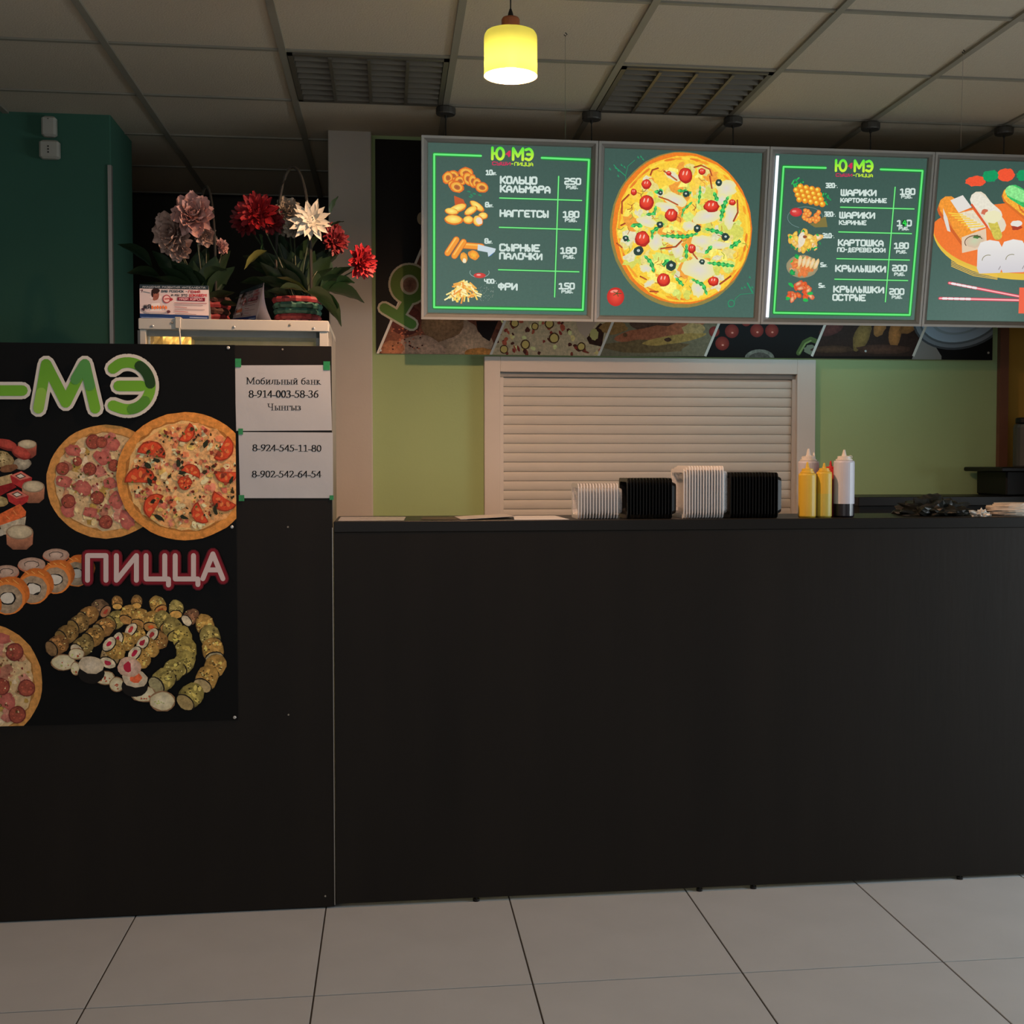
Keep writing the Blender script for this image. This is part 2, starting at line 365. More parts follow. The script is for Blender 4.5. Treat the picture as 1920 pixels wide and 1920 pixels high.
    def text(s, t, x0, x1, y0, y1, c, wt=.2, slope=0, grad=None, soft=.7, wk=1):
        """heavy rounded block letters between x0..x1, top y0, bottom y1"""
        adv = [GW.get(ch, 4)*wk+1.55 for ch in t]; tot = sum(adv)-1.55; sx = (x1-x0)/(tot+1.1); sy = (y1-y0)/7.1; lw = wt*(y1-y0); x = x0+.55*sx
        s.up(); z = s.z; top = z
        for ch, a in zip(t, adv):
            s.z = z
            if ch != ' ':
                gw = (a-1.55)/4
                for P in glyph(ch):
                    Q = [(x+px*gw*sx, y1-(.55+py)*sy+slope*(x-x0)) for px, py in soften(P, soft)]
                    s.line(Q, lw, c, grad=grad, layer=False)
            x += a*sx; top = max(top, s.z)
        s.z = top
    def serif(s, t, x0, x1, y0, y1, c, bold=False, slope=0):
        tot = sum(S[ch][0] for ch in t); k = (x1-x0)/tot; h = y1-y0; nw = (.15 if bold else .115)*h; nt = (.055 if bold else .05)*h
        x = x0; s.up(); z = s.z; top = z
        for ch in t:
            s.z = z
            for P in S[ch][1]:
                Q = [(x+px*k, y1-py*h+slope*(x+px*k-x0)) for px, py in P]
                for a, b in zip(Q, Q[1:]):
                    R = [(p[0]+i*nw/2, p[1]+j*nt/2) for p in (a, b) for i in (-1, 1) for j in (-1, 1)]
                    s.poly(hull(R), c)
            x += S[ch][0]*k; top = max(top, s.z)
        s.z = top
    def strokes(s, polys, wd, c, grad=None):
        s.up()
        for P in polys: s.line(P, wd, c, grad=grad, layer=False)
    def build(s, name, m, parent, loc=(0, 0, 0), rot=(0, 0, 0)):
        me = bpy.data.meshes.new(name); me.from_pydata(s.v, [], s.f); me.update()
        at_ = me.color_attributes.new('Col', 'FLOAT_COLOR', 'POINT'); at_.data.foreach_set('color', [q for c in s.c for q in c])
        me.materials.append(m); o = bpy.data.objects.new(name, me); sc.collection.objects.link(o)
        o.parent = parent; o.location = loc; o.rotation_euler = rot; return o

exec_parts = []
# ================================================================== SETTING
H = 2.891; WY = 5.5; FY = 3.956; CT = 1.259
XG = [-.962+.6*k for k in range(-4, 10)]; YG = [4.394+.6*j for j in range(-5, 5)]
# ceiling
ceil = MB().box((-3.4, -3.1, H+.03), (5.0, 7.3, H+.12)).build('ceiling', M_SLAB); structure(ceil, 'suspended ceiling of square off-white tiles in a metal grid')
troffers = {(5, 5), (7, 5)}
tile_me = None
for i in range(len(XG)-1):
    for j in range(len(YG)-1):
        x, y = XG[i], YG[j]
        if (i, j) in troffers: continue
        if tile_me is None:
            o = MB().bbox((-.291, -.291, 0), (.291, .291, .014), .003).build('ceiling_tile', M_TILE, ceil, org=(0, 0, 0)); tile_me = o.data
        else:
            o = bpy.data.objects.new('ceiling_tile', tile_me); sc.collection.objects.link(o); o.parent = ceil
        o.location = Vector((x+.3, y+.3, H+.004+rnd.random()*.0015))
for x in XG:
    MB().box((x-.0125, YG[0]-.01, H-.004), (x+.0125, YG[-1], H+.03)).build('grid_bar', M_TBAR, ceil, org=(0, 0, 0))
for y in YG:
    MB().box((XG[0], y-.009, H-.001), (XG[-1], y+.009, H+.03)).build('grid_bar', M_TBAR, ceil, org=(0, 0, 0))
MB().box((-3.4, -3.1, H), (5.0, YG[0], H+.03)).build('plain_ceiling', M_TILE, ceil, org=(0, 0, 0))
# ceiling lights (switched off)
def troffer(i, j, label):
    x, y = XG[i]+.3, YG[j]+.3
    t = thing('louvre_ceiling_light', (x, y, H+.004), label, 'ceiling light')
    h = .285
    m = MB(); m.box((x-h, y-h, H+.026), (x+h, y+h, H+.0295))
    m.build('housing', M_LOUVB, t)
    m = MB()
    for a, b in (((-h, -h), (h, -h+.018)), ((-h, h-.018), (h, h)), ((-h, -h), (-h+.018, h)), ((h-.018, -h), (h, h))):
        m.box((x+a[0], y+a[1], H-.006), (x+b[0], y+b[1], H+.026))
    m.build('rim', M_LOUV, t)
    for k in (-1, 0, 1):
        MB().box((x+k*.138-.006, y-h+.02, H-.012), (x+k*.138+.006, y+h-.02, H+.02)).build('long_blade', M_LOUV, t)
    for k in range(8):
        yy = y-h+.05+k*.067
        MB().add([(x-h+.02, yy, H+.018), (x+h-.02, yy, H+.018), (x+h-.02, yy+.012, H-.008), (x-h+.02, yy+.012, H-.008),
                  (x-h+.02, yy+.028, H+.018), (x+h-.02, yy+.028, H+.018), (x+h-.02, yy+.018, H-.008), (x-h+.02, yy+.018, H-.008)],
                 [(0, 1, 2, 3), (4, 7, 6, 5), (3, 2, 6, 7), (0, 4, 5, 1), (1, 5, 6, 2), (0, 3, 7, 4)]).build('cross_blade', M_LOUV, t)
troffer(5, 5, 'louvred ceiling light, switched off, left of the yellow pendant lamp')
troffer(7, 5, 'louvred ceiling light, switched off, right of the yellow pendant lamp')

# floor
floor = MB().box((-3.4, -3.1, -.1), (5.0, 7.3, -.003)).build('floor', M_GROUT); structure(floor, 'pale grey stone-look tiled floor')
XF = [-.8075+.6*k for k in range(-4, 10)]; YF = [3.304-.652*2, 3.304-.652, 3.304, 3.956, 4.608]
fm = {}
for j in range(len(YF)-1):
    for i in range(len(XF)-1):
        d = YF[j+1]-YF[j]; g = .0024
        if j not in fm:
            o = MB().bbox((-.3+g, -d/2+g, -.008), (.3-g, d/2-g, 0), .0008).build('floor_tile', M_FLOOR, floor, org=(0, 0, 0)); fm[j] = o.data
        else:
            o = bpy.data.objects.new('floor_tile', fm[j]); sc.collection.objects.link(o); o.parent = floor
        o.location = (XF[i]+.3, YF[j]+d/2, 0)
MB().box((-3.4, -3.1, -.003), (5.0, YF[0]-.002, 0)).build('plain_floor', M_FLOOR, floor, org=(0, 0, 0))
MB().box((-3.4, YF[-1]+.002, -.003), (5.0, 7.2, 0)).build('plain_floor', M_FLOOR, floor, org=(0, 0, 0))

# walls
XBR = at(1868, 800, WY).x
structure(MB().box((-.11, WY, 0), (XBR, WY+.12, H+.02)).build('wall_back', M_WALLG), 'pale green painted wall behind the counter')
xl, xr = at(615, 255, 5.44).x, at(696, 262, 5.44).x
pier = structure(MB().bbox((xl, 5.44, 0), (xr, 6.2, H+.02), .004).build('wall_pier', M_PIER), 'cream painted pier between the green wall and the dark recess')
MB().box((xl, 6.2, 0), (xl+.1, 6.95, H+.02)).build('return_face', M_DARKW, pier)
structure(MB().box((-3.4, 6.95, 0), (xl+.1, 7.05, H+.02)).build('wall_recess', M_DARKW), 'wall at the end of the recess, coloured dark for its shade')
tl = at(209, 400, 5.31).x
teal = structure(MB().bbox((-2.9, 5.31, 0), (tl, 5.74, H+.02), .004).build('wall_teal', M_TEAL), 'dark turquoise painted pier on the left')
z0 = at(207, 310, 5.31).z
MB().box((tl-.012, 5.303, 0), (tl+.003, 5.33, z0)).build('corner_strip', M_EDGE, teal)
structure(MB().box((XBR, WY-.03, 0), (at(1884, 800, WY).x, WY+.1, H+.02)).build('trim_1', M_BROWN), 'brown upright trim at the right end of the green wall')
structure(MB().box((at(1884, 800, WY).x, WY+.03, 0), (5.0, WY+.15, H+.02)).build('wall_ochre', M_OCHRE), 'ochre wall beyond the brown trim')
structure(MB().box((3.42, 3.98, 0), (3.5, WY+.03, H+.02)).build('wall_daylight_block', M_OCHRE), 'unseen side wall added to block daylight from the green wall')  # unseen wall added to keep assumed side daylight off the green wall
structure(MB().box((-3.5, -3.1, 0), (-3.4, 7.05, H+.02)).build('wall_left', M_WALLR)); structure(MB().box((5.0, -3.1, 0), (5.1, 6.6, H+.02)).build('wall_right', M_WALLR))
structure(MB().box((-3.4, -3.2, 0), (5.0, -3.1, H+.02)).build('wall_front', M_WALLR))

# ================================================================== COUNTER AND PARTITION
XE = -.179
ctr = thing('service_counter', (1.4, FY+.18, 0), 'long dark wenge laminate service counter in front of the roller shutter', 'counter')
MB().bbox((XE+.004, FY, .012), (3.3, FY+.018, CT-.036), .001).build('front_panel', M_LAM, ctr)
MB().bbox((XE+.004, FY-.002, CT-.036), (3.3, FY+.36, CT), .002).build('countertop', M_LAMTOP, ctr)
MB().box((XE+.004, FY+.018, .012), (XE+.022, FY+.34, CT-.036)).build('side_panel', M_LAM, ctr)
MB().box((3.28, FY+.018, .012), (3.3, FY+.34, CT-.036)).build('side_panel', M_LAM, ctr)
for px_ in (893, 1312, 1413, 1800):
    p = at(px_, 1680, FY); MB().lathe([(.011, 0), (.011, .008), (.004, .008), (.004, .02)], 10, (p.x, FY+.004, 0)).build('levelling_foot', M_BLK, ctr)
PT = at(600, 649, FY).z
prt = thing('partition_panel', (-1.2, FY+.01, 0), 'tall dark wenge laminate panel left of the counter', 'partition')
MB().bbox((-2.6, FY-.001, .004), (XE, FY+.018, PT), .0015).build('panel', M_LAM, prt)
MB().box((XE-.0012, FY-.0025, .01), (XE+.0012, FY+.002, CT-.02)).build('edge_strip', M_EDGE, prt)
for p in ((530, 655), (540, 988), (541, 1340), (610, 1700-20)):
    q = at(*p, FY); MB().add(*[(lambda c: ([(c.x+.003*math.cos(a*PI/4), FY-.0022, c.z+.003*math.sin(a*PI/4)) for a in range(8)]+[(c.x+.003*math.cos(a*PI/4), FY, c.z+.003*math.sin(a*PI/4)) for a in range(8)]))(q),
        [tuple(range(7, -1, -1))]+[(a, (a+1) % 8, (a+1) % 8+8, a+8) for a in range(8)]]).build('screw', M_TBAR, prt)

def screw_at(c, r, parent, m=None, name='screw'):
    """round-headed screw on a wall facing the room"""
    y = c.y; v = []; f = []
    for rr, dy in ((r, 0), (r, -.0015), (r*.6, -.0028)):
        for a in range(10): v.append((c.x+rr*math.cos(a*PI/5), y+dy, c.z+rr*math.sin(a*PI/5)))
    for k in range(2):
        for a in range(10): b = (a+1) % 10; f.append((k*10+a, k*10+b, k*10+10+b, k*10+10+a))
    f.append(tuple(range(20, 30)))
    return MB().add(v, f).build(name, m or M_SCREW, parent)
# ================================================================== POSTER ON THE PARTITION
def sheet_canvas(x0, x1, z0, z1, Y, gain, Z=(0, 0, 1)):
    """painter for an upright sheet; layout coordinates = photo pixels measured as Z=(ox, oy, scale)"""
    H_ = homography([proj((x0, Y, z1)), proj((x1, Y, z1)), proj((x1, Y, z0)), proj((x0, Y, z0))], [(0, 0), (x1-x0, 0), (x1-x0, z1-z0), (0, z1-z0)])
    return Canvas(H_, x1-x0, z1-z0, gain)
def view(cv, ox, oy, k):
    """same sheet, other layout units"""
    base = getattr(cv, 'base', cv.fn); cv.base = base; cv.fn = lambda x, y: base(ox+x*k, oy+y*k)

def pizza_base(cv, cx, cy, rx, ry, crust, crust2, cheese, tex=.5):
    cv.disc(cx, cy, rx, ry, crust2, crust2, n=48, irr=.006, tex=tex)
    cv.disc(cx, cy, rx*.985, ry*.985, crust, crust2, n=48, irr=.006, tex=tex)
    cv.disc(cx, cy, rx*.87, ry*.87, tuple(int(c*.8) for c in crust2), n=50, irr=.025, tex=tex)
    cv.disc(cx, cy, rx*.85, ry*.85, cheese, n=50, irr=.03, tex=tex)
def scatter(cv, cx, cy, rx, ry, n, rmin, rmax, cols, irr=.35, tex=.7, nn=8):
    for _ in range(n):
        a = cv.r.random()*2*PI; d = math.sqrt(cv.r.random()); r = rmin+(rmax-rmin)*cv.r.random()
        cv.disc(cx+rx*d*math.cos(a), cy+ry*d*math.sin(a), r, r*(.5+.5*cv.r.random()), cv.r.choice(cols), rot=cv.r.random()*180, irr=irr, n=nn, tex=tex)
def salami(cv, x, y, r, c=(125, 62, 48), d=(98, 44, 38)):
    cv.disc(x, y, r, r, d, n=16, irr=.04, tex=.5); cv.disc(x, y, r*.86, r*.86, c, n=16, irr=.04, tex=.8)
    for k in range(5): cv.disc(x+r*.5*math.cos(k*2.4), y+r*.5*math.sin(k*2.4), r*.12, r*.1, tuple(int(v*1.25) for v in c), n=6, irr=.3)
def tomato(cv, x, y, r, rot, c=(172, 62, 36)):
    cv.disc(x, y, r, r, tuple(int(v*.75) for v in c), rot=rot, a0=0, a1=185, n=12, irr=.03)
    cv.disc(x, y, r*.9, r*.9, c, rot=rot, a0=4, a1=178, n=12, irr=.04, tex=.5)
    for k in (35, 90, 145):
        a = math.radians(rot+k); cv.disc(x+r*.52*math.cos(a), y+r*.52*math.sin(a), r*.22, r*.13, (192, 104, 58), rot=rot+k, n=8, irr=.2)
def roll(cv, x, y, r, rot, body, face, fill, specks=True, ring=(30, 26, 20)):
    a = math.radians(rot); dx, dy = math.cos(a), math.sin(a)
    cv.disc(x, y, r*1.08, r*.86, tuple(int(v*.55) for v in body), rot=rot, irr=.05, n=14)
    cv.disc(x-dx*r*.12, y-dy*r*.12, r, r*.84, body, tuple(int(v*.72) for v in body), rot=rot, irr=.07, n=16, tex=.9)
    if specks:
        for _ in range(9): cv.disc(x-dx*r*.2+(cv.r.random()-.5)*r*1.2, y-dy*r*.2+(cv.r.random()-.5)*r, r*.2, r*.12, (lambda k_: tuple(int(v*k_) for v in body))(cv.r.choice((.66, .8, 1.12, 1.25))), rot=cv.r.random()*180, irr=.4, n=7)
        for _ in range(12):
            cv.disc(x-dx*r*.2+(cv.r.random()-.5)*r*1.4, y-dy*r*.2+(cv.r.random()-.5)*r*1.2, r*.08, r*.05, cv.r.choice([(34, 26, 16), (50, 42, 20), (200, 180, 120)]), n=5)
    fx, fy = x+dx*r*.55, y+dy*r*.55
    cv.disc(fx, fy, r*.5, r*.78, ring, rot=rot, irr=.03, n=14); cv.disc(fx+dx*r*.05, fy+dy*r*.05, r*.44, r*.7, face, rot=rot, irr=.05, n=14, tex=.7)
    if fill: cv.disc(fx+dx*r*.05, fy+dy*r*.05, r*.2, r*.32, fill, rot=rot, irr=.25, n=9, tex=.5)

PX0, PX1, PZ0, PZ1 = -1.66, -.480, .624, PT
pst = thing('food_poster', (-1.0, FY-.003, PZ0), 'large black food poster with green and red lettering on the left panel', 'poster')
MB().bbox((PX0, FY-.005, PZ0), (PX1, FY-.0012, PZ1), .0008).build('backing_board', M_BLK, pst)
G = 1.8
cv = sheet_canvas(PX0, PX1, PZ0, PZ1, FY-.0052, G)
cv.poly([(-700, 500), (470, 500), (470, 1500), (-700, 1500)], (6, 6, 6))
Z0 = cv.z; TOP = [Z0]
def reset(): TOP[0] = max(TOP[0], cv.z); cv.z = Z0
# --- sushi set at the left edge (layout units of the enlarged study)
view(cv, 0, 780, .2083)
def cup(x, y, rx, ry, hgt, side=(150, 100, 76)):
    cv.poly([(x-rx, y), (x+rx, y), (x+rx*.95, y+hgt), (x+rx*.5, y+hgt+ry*.7), (x-rx*.5, y+hgt+ry*.7), (x-rx*.95, y+hgt)], side, .5, grad=(tuple(int(v*1.1) for v in side), tuple(int(v*.6) for v in side), y, y+hgt+ry))
    cv.disc(x, y, rx, ry, (120, 100, 80), n=18, irr=.03); cv.disc(x, y-2, rx*.9, ry*.85, (176, 164, 136), (148, 136, 112), n=18, irr=.04, tex=.4)
cup(245, 255, 85, 42, 95, (140, 72, 58))
cv.disc(200, 430, 80, 55, (150, 142, 122), (112, 104, 90), irr=.06, tex=.8)
for x, y, rx, ry, rot in ((60, 250, 100, 45, 15), (190, 325, 95, 48, 25)):
    cv.disc(x, y+12, rx, ry, (96, 36, 30), rot=rot, irr=.05); cv.disc(x, y, rx*.95, ry*.9, (156, 66, 54), (134, 50, 42), rot=rot, irr=.06, tex=.7)
cv.disc(20, 390, 110, 75, (160, 144, 104), (120, 100, 66), rot=20, irr=.05, tex=.9)
scatter(cv, 20, 380, 90, 55, 30, 3, 8, [(70, 60, 30), (90, 70, 40)])
cv.disc(80, 470, 85, 34, (100, 66, 44), rot=-10, irr=.1, tex=.9)
cv.poly([(-40, 560), (110, 520), (120, 620), (0, 680), (-40, 690)], (150, 128, 92), .8)
cv.poly([(-40, 640), (110, 600), (150, 640), (0, 720), (-40, 740)], (110, 24, 26), .5)
def cube(x, y):
    cv.poly([(x-90, y-10), (x+10, y-50), (x+110, y+10), (x+100, y+60), (x+20, y+110), (x-70, y+60)], (140, 38, 38), .6)
    cv.poly([(x-80, y-10), (x+10, y-45), (x+100, y+8), (x, y+35)], (168, 96, 82), .4)
    cv.poly([(x-45, y-8), (x+8, y-30), (x+55, y), (x, y+22)], (40, 34, 30)); cv.poly([(x-30, y-6), (x+8, y-22), (x+42, y), (x, y+14)], (172, 164, 150), .5)
cube(180, 545); cup(300, 635, 102, 55, 110); cube(150, 710)
cv.disc(0, 770, 75, 48, (160, 146, 104), (120, 102, 62), irr=.06, tex=.9)
cv.poly([(-40, 900), (180, 790), (236, 860), (230, 900), (40, 990), (-40, 1010)], (176, 84, 44), .7); cv.line([(60, 905), (90, 930)], 6, (205, 130, 80)); cv.line([(120, 850), (150, 890)], 5, (205, 130, 80))
cv.poly([(0, 985), (235, 905), (225, 985), (120, 1060), (20, 1070)], (150, 140, 120), .9); cup(178, 1045, 122, 68, 110)
cv.disc(0, 1050, 40, 30, (140, 134, 120), irr=.1, tex=.8)
# --- salmon rolls
reset()
for x, y, rx, ry in ((505, 1250, 118, 56), (285, 1335, 124, 62), (60, 1400, 112, 58), (-160, 1470, 112, 58)):
    cv.disc(x, y+10, rx*1.02, ry*1.1, (150, 84, 60), n=20, irr=.02); cv.disc(x, y, rx, ry, (166, 146, 132), (140, 112, 96), n=20, irr=.02, tex=.4)
    cv.line([(x+rx*.55*math.cos(t), y+ry*.5*math.sin(t)) for t in (2.6, 3.4, 4.2, 5, 5.8, 6.6, 7.2)], 6, (48, 42, 38))
for x, y, r in ((690, 1415, 130), (500, 1470, 140), (300, 1555, 150), (70, 1640, 160), (-180, 1740, 160)):
    cv.disc(x+30, y-45, r*1.05, r*.95, (196, 112, 46), (160, 84, 34), n=22, irr=.02, tex=.4)
    for q in (-.5, -.1, .3): cv.line([(x+r*q, y-r*1.05), (x+r*q+50, y-r*.8)], 6, (214, 140, 76))
    cv.disc(x, y, r, r*.93, (186, 108, 48), n=22, irr=.02); cv.disc(x-4, y+6, r*.86, r*.82, (146, 132, 112), (132, 112, 90), n=22, irr=.03, tex=.7)
    cv.disc(x, y, r*.5, r*.38, (26, 24, 22), n=12, irr=.14); cv.disc(x, y, r*.42, r*.31, (176, 170, 158), n=12, irr=.14, tex=.2)
# --- pizzas
reset()
view(cv, 80, 760, .19792)
def pizza_a(cx, cy, rx, ry, pieces, ham):
    pizza_base(cv, cx, cy, rx, ry, (184, 142, 86), (168, 118, 62), (172, 146, 108))
    scatter(cv, cx, cy, rx*.8, ry*.8, 90, rx*.03, rx*.09, [(186, 166, 122), (168, 138, 98), (190, 170, 140), (160, 116, 84), (150, 120, 60)])
    scatter(cv, cx, cy, rx*.78, ry*.78, 34, rx*.05, rx*.12, [(156, 96, 84), (148, 84, 76), (164, 112, 96), (140, 92, 74)], irr=.3)
    for x, y, r in ham: cv.disc(x, y, r, r*.75, (162, 92, 80), (144, 74, 66), rot=x % 90, irr=.18, n=14, tex=.5)
    for x, y, r in pieces: salami(cv, x, y, r)
    scatter(cv, cx, cy, rx*.8, ry*.8, 150, rx*.008, rx*.026, [(84, 60, 34), (100, 40, 36), (70, 64, 30), (110, 80, 50), (190, 170, 130)])
pizza_a(600, 723, 566, 540, ((190, 600, 64), (447, 605, 64), (245, 910, 68), (520, 875, 66), (600, 1105, 66), (480, 345, 70), (560, 350, 55), (680, 570, 58), (330, 530, 45)),
        ((570, 500, 85), (290, 430, 75), (200, 720, 80), (380, 780, 90), (700, 900, 90), (240, 990, 75), (660, 360, 80), (640, 740, 70), (800, 1080, 95), (450, 1010, 70)))
def pizza_b(cx, cy, rx, ry):
    pizza_base(cv, cx, cy, rx, ry, (194, 142, 78), (178, 116, 54), (196, 152, 98))
    cv.disc(cx+30, cy, rx*.83, ry*.83, (200, 158, 112), (190, 136, 84), irr=.04, n=36, tex=.8)
    scatter(cv, cx, cy, rx*.8, ry*.8, 230, 12, 42, [(206, 172, 130), (196, 150, 100), (186, 112, 76), (212, 182, 140), (184, 116, 92), (176, 96, 76), (206, 160, 90)])
    for x, y, r, ro in ((1345, 250, 100, -60), (1030, 470, 135, 190), (1690, 400, 125, -60), (930, 730, 150, 180), (1400, 650, 95, 200), (1350, 740, 72, 180), (1740, 630, 110, 0), (1080, 960, 125, 120), (1730, 880, 125, 30), (1520, 1010, 110, 60), (1350, 740, 62, 0)):
        tomato(cv, x, y, r, ro)
    scatter(cv, cx, cy, rx*.78, ry*.78, 150, 7, 24, [(96, 40, 28), (52, 40, 24), (120, 52, 36), (40, 38, 26), (150, 76, 52)], irr=.4)
    for x, y in ((1080, 520), (1000, 570), (1550, 360), (1015, 720), (1320, 640), (1640, 990), (1340, 1060), (1100, 1060), (1790, 710), (1290, 550)):
        cv.disc(x, y, 38, 20, (34, 38, 26), rot=x % 120, irr=.4, n=9)
    scatter(cv, cx, cy, rx*.8, ry*.8, 40, 5, 13, [(86, 92, 40), (70, 86, 34)], irr=.4)
pizza_b(1350, 672, 650, 606)
reset()
view(cv, 0, 980, .25)
pizza_a(-128, 1200, 446, 446, ((110, 970, 68), (10, 1230, 66), (200, 1240, 66), (130, 1440, 66), (-160, 1000, 66), (-200, 1400, 66), (-300, 1180, 66)), ((-40, 1090, 60), (60, 1340, 70), (20, 870, 60)))
# --- platter of rolls
reset()
TAN, OLV, GLD, RIC = (152, 112, 62), (150, 134, 74), (178, 138, 72), (176, 164, 138)
for x, y, r, ro, b, f_, q in (
    (760, 640, 66, 40, (110, 86, 62), (140, 100, 70), (150, 60, 44)), (880, 600, 46, 90, TAN, GLD, None), (1025, 595, 46, 90, TAN, GLD, None), (1185, 620, 66, 60, GLD, (160, 110, 60), (120, 60, 30)),
    (1320, 650, 62, 90, (166, 150, 86), GLD, None), (1430, 710, 62, 140, (130, 92, 66), RIC, None), (660, 700, 74, 150, TAN, (120, 96, 56), None), (590, 760, 76, 150, (132, 104, 60), (112, 90, 50), None),
    (870, 730, 74, 150, OLV, (122, 110, 60), None), (960, 690, 66, 110, GLD, TAN, None), (1050, 720, 68, 110, GLD, TAN, None), (1140, 740, 70, 100, GLD, TAN, (180, 84, 40)), (1230, 740, 72, 60, OLV, TAN, None),
    (500, 840, 78, 150, (134, 104, 58), (100, 80, 44), None), (430, 920, 80, 150, (138, 98, 56), (108, 84, 56), None), (780, 790, 76, 150, TAN, (130, 110, 70), None), (700, 860, 78, 150, (146, 112, 60), (110, 92, 52), None),
    (620, 930, 80, 140, (132, 112, 66), RIC, (150, 60, 40)), (1300, 800, 82, 70, OLV, (140, 124, 66), None), (1540, 770, 76, 70, GLD, RIC, None), (1580, 860, 84, 70, OLV, (132, 122, 90), None),
    (1370, 870, 84, 80, (162, 142, 72), OLV, None), (1600, 960, 88, 80, GLD, (134, 124, 96), None), (1400, 960, 86, 90, (162, 142, 72), OLV, None), (1610, 1080, 88, 120, GLD, (132, 110, 70), None),
    (1020, 830, 74, 220, GLD, RIC, (160, 50, 50)), (930, 890, 76, 200, GLD, RIC, (150, 34, 50)), (830, 1000, 82, 110, (166, 140, 96), RIC, (150, 40, 60)), (860, 940, 80, 220, GLD, RIC, (156, 30, 56)),
    (1180, 870, 76, 220, TAN, RIC, (150, 50, 50)), (1110, 930, 78, 220, GLD, RIC, (140, 34, 50)), (1050, 1010, 80, 220, GLD, RIC, (150, 30, 56)), (1380, 1050, 86, 130, (160, 144, 76), OLV, None),
    (1300, 1110, 86, 130, (158, 142, 76), OLV, None), (1220, 1180, 92, 140, (160, 144, 78), (134, 126, 92), None), (1550, 1170, 92, 120, GLD, (146, 128, 90), None), (1430, 1300, 96, 130, (150, 136, 72), (134, 116, 76), None)):
    roll(cv, x, y, r*1.06, ro, b, f_, q)
for x, y, rx, ry in ((480, 1045, 92, 60), (570, 1090, 34, 50), (790, 1160, 76, 52), (880, 1210, 54, 56), (1080, 1280, 92, 60), (1220, 1335, 96, 74), (580, 980, 60, 42)):
    cv.disc(x, y, rx*1.03, ry*1.05, (120, 92, 66), irr=.05, n=16); cv.disc(x, y, rx*.94, ry*.9, (186, 178, 152), (166, 156, 124), irr=.06, n=16, tex=.4)
    scatter(cv, x, y+ry*.3, rx*.7, ry*.4, 6, 4, 10, [(150, 70, 46), (150, 156, 90)])
for x, y, q in ((690, 1080, None), (1015, 1180, (186, 84, 50))):
    cv.disc(x, y+45, 100, 78, (20, 17, 15), irr=.02, n=18); cv.disc(x, y-15, 96, 66, (182, 170, 150), (160, 146, 122), rot=10, irr=.06, n=18, tex=.5)
    if q: cv.disc(x+10, y-20, 48, 34, q, irr=.25, n=10, tex=.6)
cv.disc(975, 1080, 88, 76, (186, 160, 146), (160, 130, 110), irr=.06, n=16, tex=.6); cv.disc(960, 1080, 30, 38, (150, 34, 52), irr=.25, n=9)
# --- lettering
reset(); cv.z = TOP[0]
for wd, c in ((92, (72, 18, 26)), (76, (104, 22, 32))):
    PIZ = [[(662, 430), (662, 245), (800, 245), (800, 430)], [(878, 245), (878, 430), (1028, 245), (1028, 430)], [(1100, 245), (1100, 420), (1268, 420), (1268, 465)], [(1240, 245), (1240, 420)],
           [(1318, 245), (1318, 420), (1488, 420), (1488, 462)], [(1455, 245), (1455, 420)], [(1525, 418), (1600, 232), (1675, 418)], [(1552, 352), (1648, 352)]]
    cv.strokes(PIZ, wd, c)
cv.strokes(PIZ, 37, (168, 152, 150))
view(cv, 0, 640, 1/3)
LOGO = [[(-330, 278), (140, 278)], [(222, 378), (265, 130), (375, 345), (482, 130), (540, 378)], [(640, 155)]+arc(722, 252, 128, 132, -112, 112, 22)+[(640, 362)], [(672, 252), (800, 252)]]
LOGO[0] = [(-60, 278), (132, 278)]
cv.strokes(LOGO, 98, (168, 164, 156)); cv.strokes(LOGO, 60, (92, 138, 46), grad=((80, 128, 38), (92, 142, 42), 120, 380))
def wedge(P, c): cv.strokes([P], 59, c)
wedge([(430, 215), (482, 130), (510, 250)], (66, 118, 60)); wedge([(222, 378), (238, 290)], (112, 150, 58)); wedge(arc(722, 252, 128, 132, -58, -6, 10), (28, 52, 26)); wedge(arc(722, 252, 128, 132, 40, 78, 8), (66, 112, 40))
cv.build('poster_print', M_PRINT, pst, loc=Vector((PX0, FY-.0052, PZ1))-pst.location)
for p in ((428, 652), (435, 988), (440, 1345)): screw_at(at(*p, FY-.0055-Canvas.STEP*3), .0052, pst)

